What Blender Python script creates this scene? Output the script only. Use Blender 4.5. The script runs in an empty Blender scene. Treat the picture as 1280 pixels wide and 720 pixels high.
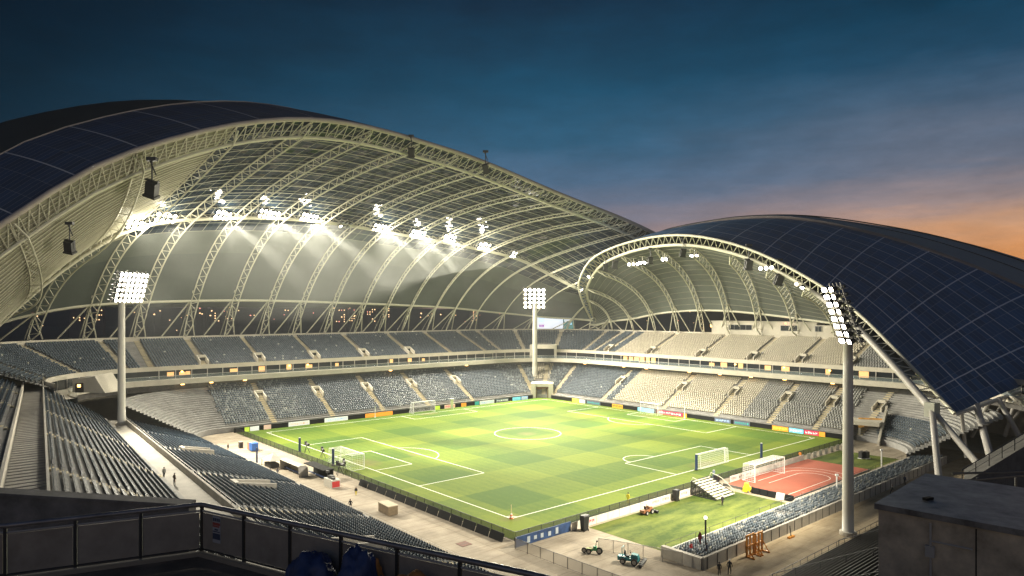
import bpy, bmesh, math, random
import numpy as np
from mathutils import Vector, Matrix, noise
random.seed(7)
RNG = np.random.default_rng(7)
S = bpy.context.scene
COL = S.collection
R = math.radians
UA = R(41.0)

# ------------------------------------------------------------------ camera
EYE = 33.0
F_PX = 850.0
HORIZON = 388.0
cd = bpy.data.cameras.new('camera')
cam = bpy.data.objects.new('camera', cd)
COL.objects.link(cam)
cam.location = (0, 0, EYE)
cam.rotation_euler = (R(90), 0, 0)
cd.sensor_width = 36.0
cd.lens = F_PX / 1280 * 36.0
cd.shift_y = (HORIZON - 360) / 1280
cd.clip_start = 0.5
cd.clip_end = 9000
S.camera = cam
S.view_settings.view_transform = 'Standard'
S.view_settings.look = 'None'
S.view_settings.exposure = 0.0
S.view_settings.gamma = 1.0
S.cycles.use_denoising = True
S.cycles.max_bounces = 6
S.cycles.diffuse_bounces = 3
S.cycles.glossy_bounces = 3
S.cycles.transmission_bounces = 2
S.cycles.volume_bounces = 0
S.cycles.transparent_max_bounces = 12
S.cycles.sample_clamp_indirect = 4.0
S.cycles.sample_clamp_direct = 60.0
S.cycles.caustics_reflective = False
S.cycles.caustics_refractive = False

# light levels (watts); one place to tune
BANK_W = 150000
MAST_W = 370000
ARCH_W = 125000
BEAM_W = 1000000
SPILL_W = 6000
HAZE_D = 0.00012
MIST_D = 0.0026

def lin(c):
    return tuple(((x / 255) / 12.92 if x / 255 <= .04045 else ((x / 255 + .055) / 1.055) ** 2.4) for x in c)

# ------------------------------------------------------------------ dusk sky
w = bpy.data.worlds.new('World')
S.world = w
w.use_nodes = True
nt = w.node_tree
nt.nodes.clear()
N = nt.nodes.new
L = nt.links.new
def wmath(op, a, b=None, c=None):
    n = N('ShaderNodeMath'); n.operation = op
    for i, x in enumerate((a, b, c)):
        if x is None: continue
        if isinstance(x, (int, float)): n.inputs[i].default_value = x
        else: L(x, n.inputs[i])
    return n.outputs[0]
tc = N('ShaderNodeTexCoord')
sp = N('ShaderNodeSeparateXYZ'); L(tc.outputs['Generated'], sp.inputs[0])
nz = N('ShaderNodeTexNoise'); nz.inputs['Scale'].default_value = 4.0; nz.inputs['Detail'].default_value = 9; nz.inputs['Roughness'].default_value = .62
mp = N('ShaderNodeMapping'); mp.inputs['Scale'].default_value = (1, 1, 6); L(tc.outputs['Generated'], mp.inputs[0]); L(mp.outputs[0], nz.inputs['Vector'])
el = wmath('MULTIPLY', wmath('ARCSINE', sp.outputs[2]), 180 / math.pi)
el = wmath('ADD', el, wmath('MULTIPLY', wmath('SUBTRACT', nz.outputs[0], .5), 4.5))
az = wmath('MULTIPLY', wmath('ARCTAN2', sp.outputs[0], sp.outputs[1]), 180 / math.pi)
fac_el = wmath('DIVIDE', el, 40)
def ramp(stops):
    n = N('ShaderNodeValToRGB'); L(fac_el, n.inputs[0])
    e = n.color_ramp.elements
    while len(e) < len(stops): e.new(.5)
    for i, (d, c) in enumerate(stops):
        e[i].position = d / 40; e[i].color = (*lin(c), 1)
    return n.outputs[0]
rR = ramp([(0, (236, 140, 66)), (3.7, (230, 156, 94)), (5.6, (214, 162, 124)), (7.4, (168, 146, 142)), (10.2, (112, 120, 138)), (14.8, (72, 98, 124)), (18, (32, 76, 105)), (20.5, (12, 60, 86)), (30, (5, 34, 58)), (40, (2, 15, 30))])
rC = ramp([(0, (150, 118, 112)), (6, (140, 126, 134)), (8.5, (102, 114, 138)), (11, (72, 106, 138)), (14, (40, 92, 124)), (18, (17, 75, 105)), (24.5, (13, 47, 72)), (40, (4, 18, 34))])
rL = ramp([(0, (12, 44, 58)), (8, (9, 40, 56)), (14, (6, 33, 49)), (20, (3, 21, 37)), (40, (2, 10, 20))])
def sstep(a, b):
    n = N('ShaderNodeMapRange'); n.interpolation_type = 'SMOOTHSTEP'
    L(az, n.inputs[0]); n.inputs[1].default_value = a; n.inputs[2].default_value = b
    return n.outputs[0]
def mix(f, a, b):
    n = N('ShaderNodeMixRGB'); L(f, n.inputs[0]); L(a, n.inputs[1]); L(b, n.inputs[2])
    return n.outputs[0]
c1 = mix(sstep(-44, 4), rL, rC)
c2 = mix(sstep(3, 38), c1, rR)
rB = ramp([(0, (156, 138, 122)), (10, (128, 124, 124)), (22, (80, 98, 128)), (40, (26, 46, 74))])  # unseen sky behind the camera, brightened as added fill for foreground and roofs
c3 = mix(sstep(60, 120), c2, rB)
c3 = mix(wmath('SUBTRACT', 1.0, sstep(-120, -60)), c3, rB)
cn = N('ShaderNodeTexNoise'); cn.inputs['Scale'].default_value = 7; cn.inputs['Detail'].default_value = 10; cn.inputs['Roughness'].default_value = .68
cm = N('ShaderNodeMapping'); cm.inputs['Scale'].default_value = (1, 1, 3.2); L(tc.outputs['Generated'], cm.inputs[0]); L(cm.outputs[0], cn.inputs['Vector'])
cr_ = N('ShaderNodeMapRange'); L(cn.outputs[0], cr_.inputs[0]); cr_.inputs[1].default_value = .25; cr_.inputs[2].default_value = .75; cr_.inputs[3].default_value = .70; cr_.inputs[4].default_value = 1.22
cx3 = N('ShaderNodeCombineXYZ')
for i_ in range(3): L(cr_.outputs[0], cx3.inputs[i_])
mm_ = N('ShaderNodeMixRGB'); mm_.blend_type = 'MULTIPLY'; mm_.inputs[0].default_value = .8; L(c3, mm_.inputs[1]); L(cx3.outputs[0], mm_.inputs[2])
c3 = mm_.outputs[0]
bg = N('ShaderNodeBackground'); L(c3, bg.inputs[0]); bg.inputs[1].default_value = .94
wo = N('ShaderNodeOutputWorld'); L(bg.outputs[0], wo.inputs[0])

# ------------------------------------------------------------------ plan frame of the ground
CX, CY = 6.0, 180.0
UX, UY = math.cos(UA), math.sin(UA)
def W(u, v, z=0.0):
    return Vector((CX + UX * u - UY * v, CY + UY * u + UX * v, z))
def G(px, py, z=0.0):                      # a point of the photograph taken at height z
    Y = F_PX * (EYE - z) / (py - HORIZON)
    return Vector(((px - 640) * Y / F_PX, Y, z))
def P(px, py, Y):                          # a point of the photograph taken at distance Y
    return Vector(((px - 640) * Y / F_PX, Y, EYE - (py - HORIZON) * Y / F_PX))
def UV(p):
    x, y = p[0] - CX, p[1] - CY
    return x * UX + y * UY, -x * UY + y * UX
def along_u(px, v):                        # u on the line v=const seen in image column px
    r = (px - 640) / F_PX
    return (r * (CY + UX * v) - (CX - UY * v)) / (UX - UY * r)
def along_v(px, u):
    r = (px - 640) / F_PX
    return ((CX + UX * u) - r * (CY + UY * u)) / (UY + UX * r)

# ------------------------------------------------------------------ materials
MATS = {}
def mat(name, color, rough=.7, metal=0, spec=.5, var=.12, scale=3.0, emit=None, es=0, alpha=None, bump=0, color2=None, coat=0):
    if name in MATS: return MATS[name]
    m = bpy.data.materials.new(name); m.use_nodes = True
    t = m.node_tree; b = t.nodes['Principled BSDF']
    b.inputs['Roughness'].default_value = rough
    b.inputs['Metallic'].default_value = metal
    b.inputs['Specular IOR Level'].default_value = spec
    if coat: b.inputs['Coat Weight'].default_value = coat
    b.inputs['Base Color'].default_value = (*color, 1)
    if var or color2:
        g = t.nodes.new('ShaderNodeNewGeometry')
        n1 = t.nodes.new('ShaderNodeTexNoise'); n1.inputs['Scale'].default_value = 1 / scale; n1.inputs['Detail'].default_value = 6
        n1.inputs['Roughness'].default_value = .65
        t.links.new(g.outputs['Position'], n1.inputs['Vector'])
        cr = t.nodes.new('ShaderNodeValToRGB'); t.links.new(n1.outputs[0], cr.inputs[0])
        e = cr.color_ramp.elements
        e[0].position = .3; e[1].position = .7
        c2 = color2 or color
        e[0].color = (*[max(0, x * (1 - var)) for x in color], 1)
        e[1].color = (*[min(1, x * (1 + var)) for x in c2], 1)
        t.links.new(cr.outputs[0], b.inputs['Base Color'])
        if bump:
            bp = t.nodes.new('ShaderNodeBump'); bp.inputs['Strength'].default_value = bump
            t.links.new(n1.outputs[0], bp.inputs['Height']); t.links.new(bp.outputs[0], b.inputs['Normal'])
    if emit:
        b.inputs['Emission Color'].default_value = (*emit, 1)
        b.inputs['Emission Strength'].default_value = es
        m.cycles.emission_sampling = 'NONE'
    if alpha is not None:
        b.inputs['Alpha'].default_value = alpha
    MATS[name] = m
    return m

concrete = mat('concrete', (.40, .375, .33), .85, var=.22, scale=2.5)
concrete_dark = mat('dark_concrete', (.10, .095, .088), .9, var=.35, scale=1.2)
concrete_pale = mat('pale_concrete', (.56, .52, .44), .8, var=.12, scale=4)
paving = mat('apron_paving', (.30, .25, .185), .85, var=.25, scale=6, color2=(.34, .29, .22))
sand_paving = mat('walkway_paving', (.36, .27, .155), .85, var=.28, scale=5, color2=(.36, .29, .19))
aisle_m = mat('aisle_concrete', (.52, .45, .30), .85, var=.2, scale=2)
terr_blue = mat('terrace_concrete', (.27, .265, .255), .9, var=.25, scale=2.5)
terr_beige = mat('pale_terrace_concrete', (.44, .40, .325), .9, var=.2, scale=3)
steel_cream = mat('cream_painted_steel', (.60, .58, .46), .5, var=.08, scale=6)
steel_grey = mat('grey_painted_steel', (.42, .40, .37), .5, var=.12, scale=3)
fascia_m = mat('rim_fascia', (.42, .37, .34), .5, var=.1, scale=4)
steel_dark = mat('dark_steel', (.025, .027, .03), .5, var=.2)
black_pl = mat('black_plastic', (.015, .015, .017), .55, var=.3, scale=.5)
white_paint = mat('white_paint', (.8, .8, .77), .5, var=.05)
mast_m = mat('mast_paint', (.58, .56, .50), .5, var=.08, scale=5)
pitch_line = mat('line_paint', (.85, .86, .8), .8, var=.06, scale=.4)
net_m = mat('goal_net', (.85, .85, .83), .8, var=0)
mesh_m = mat('fence_mesh', (.02, .022, .022), .7, var=0, alpha=.72)
palemesh_m = mat('pale_fence_mesh', (.45, .42, .36), .7, var=0, alpha=.5)
glass_rail = mat('railing_glass', (.30, .36, .38), .15, var=0, alpha=.38)
dark_glass = mat('dark_glass', (.02, .025, .03), .08, var=0)
lens_m = mat('lamp_lens', (.9, .9, .85), .4, var=0, emit=(1, .96, .86), es=32)
lens_v = [lens_m, mat('lamp_lens_cool', (.9, .9, .85), .4, var=0, emit=(.98, .97, .92), es=20), mat('lamp_lens_warm', (.9, .9, .85), .4, var=0, emit=(1, .88, .66), es=14), mat('lamp_lens_aged', (.9, .9, .85), .4, var=0, emit=(1, .84, .60), es=6)]
lens_dim = mat('unlit_lens', (.25, .27, .28), .15, var=0)
warm_m = mat('warm_lamp_glow', (.8, .5, .2), .5, var=0, emit=(1, .52, .14), es=7)
warm_room = mat('warm_room_glow', (.5, .3, .12), .6, var=0, emit=(1, .55, .2), es=.9)
rubber = mat('black_rubber', (.012, .012, .012), .8, var=.2)
track_m = mat('track_surface', (.36, .085, .045), .9, var=.16, scale=5)
orange_p = mat('orange_paint', (.58, .23, .025), .5, var=.12, scale=.6)
yellow_p = mat('yellow_plastic', (.85, .70, .03), .5, var=.06)
navy_p = mat('navy_vinyl', (.012, .03, .10), .5, var=.2, scale=.5)
teal_p = mat('teal_paint', (.0, .24, .27), .35, var=.15, scale=.7, coat=.3)
green_p = mat('green_paint', (.03, .28, .12), .4, var=.15, scale=.5)
red_p = mat('red_paint', (.55, .03, .03), .5, var=.15)
blue_p = mat('blue_paint', (.02, .12, .45), .5, var=.15)
brown_p = mat('brown_board', (.20, .15, .09), .75, var=.25, scale=.8)
skin_m = mat('skin', (.48, .30, .21), .6, var=.05)

def joints(m, cell, dark=.55, wdt=.07):
    """slab joints, tyre marks and stains for paving, aligned with the pitch"""
    t = m.node_tree; bs = t.nodes['Principled BSDF']; T = t.nodes.new; LK = t.links.new
    src = bs.inputs['Base Color'].links[0].from_socket
    g = T('ShaderNodeNewGeometry'); mp_ = T('ShaderNodeMapping'); mp_.inputs['Rotation'].default_value = (0, 0, -UA); LK(g.outputs['Position'], mp_.inputs[0])
    sx = T('ShaderNodeSeparateXYZ'); LK(mp_.outputs[0], sx.inputs[0])
    def mth(op, a, b=None):
        n = T('ShaderNodeMath'); n.operation = op
        for i, x in enumerate((a, b)):
            if x is None: continue
            if isinstance(x, (int, float)): n.inputs[i].default_value = x
            else: LK(x, n.inputs[i])
        return n.outputs[0]
    ln = [mth('LESS_THAN', mth('MULTIPLY', mth('FRACT', mth('ADD', mth('DIVIDE', o, cell), 100)), cell), wdt) for o in (sx.outputs[0], sx.outputs[1])]
    n3 = T('ShaderNodeTexNoise'); n3.inputs['Scale'].default_value = .9; n3.inputs['Detail'].default_value = 9; n3.inputs['Roughness'].default_value = .7
    sc = T('ShaderNodeMapping'); sc.inputs['Scale'].default_value = (.12, 1, 1); LK(mp_.outputs[0], sc.inputs[0]); LK(sc.outputs[0], n3.inputs['Vector'])
    st = T('ShaderNodeMapRange'); LK(n3.outputs[0], st.inputs[0]); st.inputs[1].default_value = .50; st.inputs[2].default_value = .72
    m1 = T('ShaderNodeMixRGB'); m1.blend_type = 'MULTIPLY'; LK(mth('MULTIPLY', st.outputs[0], .7), m1.inputs[0]); LK(src, m1.inputs[1]); m1.inputs[2].default_value = (.45, .38, .30, 1)
    m2 = T('ShaderNodeMixRGB'); m2.blend_type = 'MULTIPLY'; LK(mth('MULTIPLY', mth('MAXIMUM', ln[0], ln[1]), dark), m2.inputs[0]); LK(m1.outputs[0], m2.inputs[1]); m2.inputs[2].default_value = (.2, .18, .15, 1)
    LK(m2.outputs[0], bs.inputs['Base Color'])
joints(paving, 5.0); joints(sand_paving, 4.0, .4)

# ------------------------------------------------------------------ object helpers
def tag(o, label=None, cat=None, group=None, kind=None):
    if label: o['label'] = label
    if cat: o['category'] = cat
    if group: o['group'] = group
    if kind: o['kind'] = kind
    return o
def thing(name, label, cat, loc=(0, 0, 0), rotz=0, group=None, kind=None):
    o = bpy.data.objects.new(name, None); COL.objects.link(o)
    o.empty_display_size = .3
    o.location = loc; o.rotation_euler = (0, 0, rotz)
    return tag(o, label, cat, group, kind)
def origin(o):
    p = Vector((0, 0, 0))
    while o is not None:
        p = p + o.location; o = o.parent
    return p

class MB:
    def __init__(s): s.v = []; s.f = []; s.mi = []; s.uv = []; s.k = 0; s.cuv = None
    def add(s, vs, fs, uvs=None):
        b = len(s.v); s.v += [tuple(p) for p in vs]
        for i, f in enumerate(fs):
            s.f.append([b + j for j in f]); s.mi.append(s.k)
            s.uv.append(uvs[i] if uvs else None)
        return s
    def quad(s, a, b, c, d, uvs=None): return s.add([a, b, c, d], [(0, 1, 2, 3)], [uvs] if uvs else None)
    def hexa(s, a, b):                      # two quads (bottom loop, top loop), same winding
        return s.add(list(a) + list(b), [(3, 2, 1, 0), (4, 5, 6, 7)] + [(i, (i + 1) % 4, 4 + (i + 1) % 4, 4 + i) for i in range(4)])
    def box(s, c, size, rot=0, M=None):
        hx, hy, hz = size[0] / 2, size[1] / 2, size[2] / 2
        m = M if M is not None else Matrix.Rotation(rot, 3, 'Z')
        c = Vector(c)
        bt = [c + m @ Vector((x, y, -hz)) for x, y in ((-hx, -hy), (hx, -hy), (hx, hy), (-hx, hy))]
        tp = [c + m @ Vector((x, y, hz)) for x, y in ((-hx, -hy), (hx, -hy), (hx, hy), (-hx, hy))]
        return s.hexa(bt, tp)
    def ubox(s, u0, u1, v0, v1, z0, z1):     # box aligned with the pitch
        q = [(u0, v0), (u1, v0), (u1, v1), (u0, v1)]
        return s.hexa([W(u, v, z0) for u, v in q], [W(u, v, z1) for u, v in q])
    def tube(s, pts, r, n=6, caps=True, r2=None):
        pts = [Vector(p) for p in pts]; rings = []
        m = len(pts)
        for i, p in enumerate(pts):
            d = (pts[min(i + 1, m - 1)] - pts[max(i - 1, 0)])
            if d.length < 1e-9: d = Vector((0, 0, 1))
            d.normalize()
            up = Vector((0, 0, 1)) if abs(d.z) < .95 else Vector((1, 0, 0))
            a = d.cross(up).normalized(); b = d.cross(a)
            rr = r if r2 is None else r + (r2 - r) * i / max(1, m - 1)
            rings.append([p + a * (rr * math.cos(2 * math.pi * k / n + .3)) + b * (rr * math.sin(2 * math.pi * k / n + .3)) for k in range(n)])
        vs = [q for g in rings for q in g]
        fs = [(i * n + k, i * n + (k + 1) % n, (i + 1) * n + (k + 1) % n, (i + 1) * n + k) for i in range(m - 1) for k in range(n)]
        if caps: fs += [tuple(range(n)), tuple(range((m - 1) * n + n - 1, (m - 1) * n - 1, -1))]
        return s.add(vs, fs)
    def cyl(s, p, q, r, n=12, r2=None): return s.tube([p, q], r, n, True, r2)
    def ball(s, c, r, n=10, m=7, sc=(1, 1, 1)):
        c = Vector(c); vs = []; fs = []
        for i in range(m + 1):
            t = math.pi * i / m
            for k in range(n):
                a = 2 * math.pi * k / n
                vs.append(c + Vector((r * sc[0] * math.sin(t) * math.cos(a), r * sc[1] * math.sin(t) * math.sin(a), r * sc[2] * math.cos(t))))
        for i in range(m):
            for k in range(n): fs.append((i * n + k, i * n + (k + 1) % n, (i + 1) * n + (k + 1) % n, (i + 1) * n + k))
        return s.add(vs, fs)
    def grid(s, rows, flip=False):          # rows of points -> sheet with metric uv
        n, m = len(rows), len(rows[0]); b = len(s.v)
        s.v += [tuple(p) for r in rows for p in r]
        ul = [0]
        mid = m // 2
        for i in range(1, n): ul.append(ul[-1] + (Vector(rows[i][mid]) - Vector(rows[i - 1][mid])).length)
        vl = [[0] for _ in range(n)]
        for i in range(n):
            for j in range(1, m): vl[i].append(vl[i][-1] + (Vector(rows[i][j]) - Vector(rows[i][j - 1])).length)
        for i in range(n - 1):
            for j in range(m - 1):
                q = [(i, j), (i + 1, j), (i + 1, j + 1), (i, j + 1)]
                if flip: q.reverse()
                s.f.append([b + a * m + c for a, c in q]); s.mi.append(s.k)
                s.uv.append([(ul[a], vl[a][c]) for a, c in q])
        return s
    def build(s, name, mats, parent=None, local=False, smooth=False):
        me = bpy.data.meshes.new(name)
        off = Vector((0, 0, 0))
        if parent is not None and not local: off = origin(parent)
        me.from_pydata([(p[0] - off.x, p[1] - off.y, p[2] - off.z) for p in s.v], [], s.f)
        if not isinstance(mats, (list, tuple)): mats = [mats]
        for m in mats: me.materials.append(m)
        if len(mats) > 1: me.polygons.foreach_set('material_index', s.mi)
        if any(u is not None for u in s.uv):
            l = me.uv_layers.new(name='UVMap'); k = 0; arr = []
            for f, u in zip(s.f, s.uv):
                for j in range(len(f)): arr += list(u[j]) if u else [0, 0]
            l.data.foreach_set('uv', arr)
        if smooth: me.polygons.foreach_set('use_smooth', [True] * len(me.polygons))
        me.update()
        o = bpy.data.objects.new(name, me); COL.objects.link(o)
        if parent is not None: o.parent = parent
        return o
def inst(src, parent, M):                   # a copy sharing mesh data, placed by a local matrix
    c = src.copy(); COL.objects.link(c); c.parent = parent; c.matrix_local = M
    return c
def dup(root, loc, rotz=0, label=None):
    r = root.copy(); COL.objects.link(r); r.location = loc; r.rotation_euler = (0, 0, rotz)
    if label: r['label'] = label
    for ch in list(root.children):
        c = ch.copy(); COL.objects.link(c); c.parent = r
        for g in ch.children:
            d = g.copy(); COL.objects.link(d); d.parent = c
    return r
def catmull(tab, x):                        # smooth interpolation of table rows by their first column
    n = len(tab)
    i = 0
    while i < n - 2 and x > tab[i + 1][0]: i += 1
    x0, x1 = tab[i][0], tab[i + 1][0]
    t = (x - x0) / (x1 - x0)
    out = []
    for k in range(1, len(tab[0])):
        p0 = tab[max(i - 1, 0)]; p1 = tab[i]; p2 = tab[i + 1]; p3 = tab[min(i + 2, n - 1)]
        m1 = (p2[k] - p0[k]) / (p2[0] - p0[0]) * (x1 - x0)
        m2 = (p3[k] - p1[k]) / (p3[0] - p1[0]) * (x1 - x0)
        h = ((2 * t**3 - 3 * t**2 + 1) * p1[k] + (t**3 - 2 * t**2 + t) * m1 + (-2 * t**3 + 3 * t**2) * p2[k] + (t**3 - t**2) * m2)
        out.append(h)
    return out if len(out) > 1 else out[0]

# ------------------------------------------------------------------ ground, pitch
land = mat('dark_land', (.035, .04, .035), .95, var=.4, scale=120)
b = MB(); b.quad((-4500, -600, -12), (4500, -600, -12), (4500, 6000, -12), (-4500, 6000, -12))
tag(b.build('ground', land), kind='structure')
b = MB(); b.ubox(-140, 112, -140, 112, -11.9, -.02)
tag(b.build('stadium_terrace_ground', concrete), kind='structure')
b = MB()
for q in ((-76, -58.5, -95, 60), (-58.5, 62, -92, -58.5)):
    b.quad(W(q[0], q[2], 0), W(q[1], q[2], 0), W(q[1], q[3], 0), W(q[0], q[3], 0))
tag(b.build('apron_pavement', paving), kind='structure')
b = MB(); b.quad(W(-47.5, -90.5, .004), W(62, -90.5, .004), W(62, -82.9, .004), W(-47.5, -82.9, .004))
tag(b.build('sand_walkway', sand_paving), kind='structure')

def grass_mat(name, light, dark, cell):
    m = bpy.data.materials.new(name); m.use_nodes = True
    t = m.node_tree; bs = t.nodes['Principled BSDF']; bs.inputs['Roughness'].default_value = .85
    bs.inputs['Specular IOR Level'].default_value = .2
    T = t.nodes.new; LK = t.links.new
    co = T('ShaderNodeTexCoord')
    sx = T('ShaderNodeSeparateXYZ')
    wob = T('ShaderNodeTexNoise'); wob.inputs['Scale'].default_value = .8
    LK(co.outputs['Object'], wob.inputs['Vector'])
    mxv = T('ShaderNodeVectorMath'); mxv.operation = 'MULTIPLY_ADD'
    LK(wob.outputs['Color'], mxv.inputs[0]); mxv.inputs[1].default_value = (.25, .25, 0); LK(co.outputs['Object'], mxv.inputs[2])
    LK(mxv.outputs[0], sx.inputs[0])
    def mth(op, a, b=None):
        n = T('ShaderNodeMath'); n.operation = op
        for i, x in enumerate((a, b)):
            if x is None: continue
            if isinstance(x, (int, float)): n.inputs[i].default_value = x
            else: LK(x, n.inputs[i])
        return n.outputs[0]
    def band(o, off): return mth('FLOOR', mth('MODULO', mth('ADD', mth('DIVIDE', o, cell), 200 + off), 2))
    n1 = T('ShaderNodeTexNoise'); n1.inputs['Scale'].default_value = .05; n1.inputs['Detail'].default_value = 4
    n2 = T('ShaderNodeTexNoise'); n2.inputs['Scale'].default_value = 1.3; n2.inputs['Detail'].default_value = 8; n2.inputs['Roughness'].default_value = .8
    for n in (n1, n2): LK(co.outputs['Object'], n.inputs['Vector'])
    if cell:
        tone = mth('ADD', mth('MULTIPLY', band(sx.outputs[0], .4), .40), mth('ADD', mth('MULTIPLY', band(sx.outputs[1], .1), .40), .05))
    else:
        n4 = T('ShaderNodeTexNoise'); n4.inputs['Scale'].default_value = .35; n4.inputs['Detail'].default_value = 6
        m4 = T('ShaderNodeMapping'); m4.inputs['Scale'].default_value = (.35, 1.4, 1); m4.inputs['Rotation'].default_value = (0, 0, .5); LK(co.outputs['Object'], m4.inputs[0]); LK(m4.outputs[0], n4.inputs['Vector'])
        tone = mth('ADD', mth('MULTIPLY', mth('SUBTRACT', n4.outputs[0], .5), 2.4), .40)
    tone = mth('ADD', tone, mth('MULTIPLY', mth('SUBTRACT', n1.outputs[0], .5), .9))
    tone = mth('ADD', tone, mth('MULTIPLY', mth('SUBTRACT', n2.outputs[0], .5), 1.5))
    if cell:
        wn = T('ShaderNodeTexWhiteNoise'); wn.noise_dimensions = '2D'
        cb = T('ShaderNodeCombineXYZ')
        LK(mth('FLOOR', mth('ADD', mth('DIVIDE', sx.outputs[0], cell), .4)), cb.inputs[0]); LK(mth('FLOOR', mth('ADD', mth('DIVIDE', sx.outputs[1], cell / 2), .2)), cb.inputs[1])
        LK(cb.outputs[0], wn.inputs['Vector'])
        tone = mth('ADD', tone, mth('MULTIPLY', mth('SUBTRACT', wn.outputs[0], .5), .30))
        fineb = mth('SINE', mth('MULTIPLY', sx.outputs[0], 2 * math.pi / 1.87))
        tone = mth('ADD', tone, mth('MULTIPLY', fineb, .07))
    cr = T('ShaderNodeValToRGB'); LK(tone, cr.inputs[0])
    cr.color_ramp.elements[0].position = -.0; cr.color_ramp.elements[0].color = (*dark, 1)
    cr.color_ramp.elements[1].position = 1.0; cr.color_ramp.elements[1].color = (*light, 1)
    col = cr.outputs[0]
    if cell:                                   # worn goalmouths and corners
        nw = T('ShaderNodeTexNoise'); nw.inputs['Scale'].default_value = .55; nw.inputs['Detail'].default_value = 7; LK(co.outputs['Object'], nw.inputs['Vector'])
        for (wu, wv, ru, rv) in ((-49.5, .3, 3.5, 5.0), (-37, .3, 2, 2), (0, 49.5, 4.5, 3), (49.5, 2.2, 3, 4.5), (4.8, -48.5, 5.5, 2.5), (-51.5, -50, 2.4, 2.0), (0, 3, 3, 3), (-20, -57, 20, 1.2), (30, -57, 20, 1.0)):
            dx_ = mth('DIVIDE', mth('SUBTRACT', sx.outputs[0], wu), ru); dy_ = mth('DIVIDE', mth('SUBTRACT', sx.outputs[1], wv), rv)
            r2 = mth('ADD', mth('MULTIPLY', dx_, dx_), mth('MULTIPLY', dy_, dy_))
            fall = mth('MAXIMUM', mth('SUBTRACT', 1.0, r2), 0.0)
            fac = mth('MULTIPLY', fall, mth('MULTIPLY', nw.outputs[0], 1.1))
            mx = T('ShaderNodeMixRGB'); LK(fac, mx.inputs[0]); LK(col, mx.inputs[1]); mx.inputs[2].default_value = (.14, .115, .04, 1); col = mx.outputs[0]
    LK(col, bs.inputs['Base Color'])
    bp = T('ShaderNodeBump'); bp.inputs['Strength'].default_value = .3
    LK(n2.outputs[0], bp.inputs['Height']); LK(bp.outputs[0], bs.inputs['Normal'])
    return m
pitch_m = grass_mat('mown_pitch_turf', (.126, .172, .010), (.040, .092, .004), 11.2)
patch_m = grass_mat('rough_turf', (.15, .175, .03), (.032, .062, .006), 0)
def local_sheet(name, m, u0, u1, v0, v1, z, n=1):
    c = W((u0 + u1) / 2, (v0 + v1) / 2, z); hu, hv = (u1 - u0) / 2, (v1 - v0) / 2
    b = MB(); b.quad((-hu, -hv, 0), (hu, -hv, 0), (hu, hv, 0), (-hu, hv, 0))
    o = b.build(name, m); o.location = c; o.rotation_euler = (0, 0, UA)
    return tag(o, kind='structure')
HU, HV = 52.0, 50.5
local_sheet('pitch_ground', pitch_m, -58.4, 58.0, -58.4, 58.0, .008)
local_sheet('practice_grass_ground', patch_m, -46, -10.7, -75.0, -61.6, .008)
local_sheet('corner_grass_ground', patch_m, 25.2, 41, -74.5, -61.6, .008)
local_sheet('running_track_ground', track_m, -8.4, 25, -74.4, -61.4, .20)
b = MB(); b.ubox(-8.6, -8.4, -74.6, -61.3, 0, .42); b.ubox(-8.4, 25, -74.6, -74.42, 0, .3)
tag(b.build('track_kerb', concrete_dark), kind='structure')

LW = .085
b = MB()
ZL = .014
def seg(u0, v0, u1, v1, wd=LW, z=ZL):
    d = math.hypot(u1 - u0, v1 - v0); nx, ny = -(v1 - v0) / d * wd, (u1 - u0) / d * wd
    b.quad(W(u0 + nx, v0 + ny, z), W(u0 - nx, v0 - ny, z), W(u1 - nx, v1 - ny, z), W(u1 + nx, v1 + ny, z))
def arc(cu, cv, r, a0, a1, wd=LW, z=ZL, n=48):
    for i in range(n):
        t0 = a0 + (a1 - a0) * i / n; t1 = a0 + (a1 - a0) * (i + 1) / n
        b.quad(W(cu + (r - wd) * math.cos(t0), cv + (r - wd) * math.sin(t0), z), W(cu + (r + wd) * math.cos(t0), cv + (r + wd) * math.sin(t0), z),
               W(cu + (r + wd) * math.cos(t1), cv + (r + wd) * math.sin(t1), z), W(cu + (r - wd) * math.cos(t1), cv + (r - wd) * math.sin(t1), z))
e = LW
seg(-HU, -HV, HU, -HV); seg(-HU, HV, HU, HV)
seg(-HU, -HV + e, -HU, HV - e); seg(HU, -HV + e, HU, HV - e)
arc(.4, 3.2, 8.9, 0, 2 * math.pi)
def pen(P4, sign, H, c, half, depth, gd, arcd, swap):
    def sg(a0, b0, a1, b1):
        (seg(b0, a0, b1, a1) if swap else seg(a0, b0, a1, b1))
    a0 = sign * (H - e); a1 = sign * (H - depth)
    sg(a0, c - half, a1, c - half); sg(a0, c + half, a1, c + half); sg(a1, c - half + e, a1, c + half - e)
    if gd:
        a2 = sign * (H - gd)
        sg(a0, c - 9, a2, c - 9); sg(a0, c + 9, a2, c + 9); sg(a2, c - 9 + e, a2, c + 9 - e)
    if arcd:
        t = math.acos((depth - 11) / 9.2)
        if swap: arc(c, sign * (H - 11), 9.2, (math.pi / 2 if sign < 0 else -math.pi / 2) - t, (math.pi / 2 if sign < 0 else -math.pi / 2) + t, n=20)
        else: arc(sign * (H - 11), c, 9.2, (0 if sign < 0 else math.pi) - t, (0 if sign < 0 else math.pi) + t, n=20)
def pen_u(sign, c, half, depth, gd, arcd=True): pen(None, sign, HU, c, half, depth, gd, arcd, False)
def pen_v(sign, c, half, depth, gd, arcd=True): pen(None, sign, HV, c, half, depth, gd, arcd, True)
pen_u(-1, 1.4, 25.4, 15.7, 9)
pen_u(1, -2, 26, 15, 5.5)
pen_v(1, 2.5, 12, 7.5, 0, False)
pen_v(-1, 6.3, 14.2, 13.3, 0, False)
arc(-2, -(HV - 13.3), 4.2, 0, math.pi, n=16)
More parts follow.
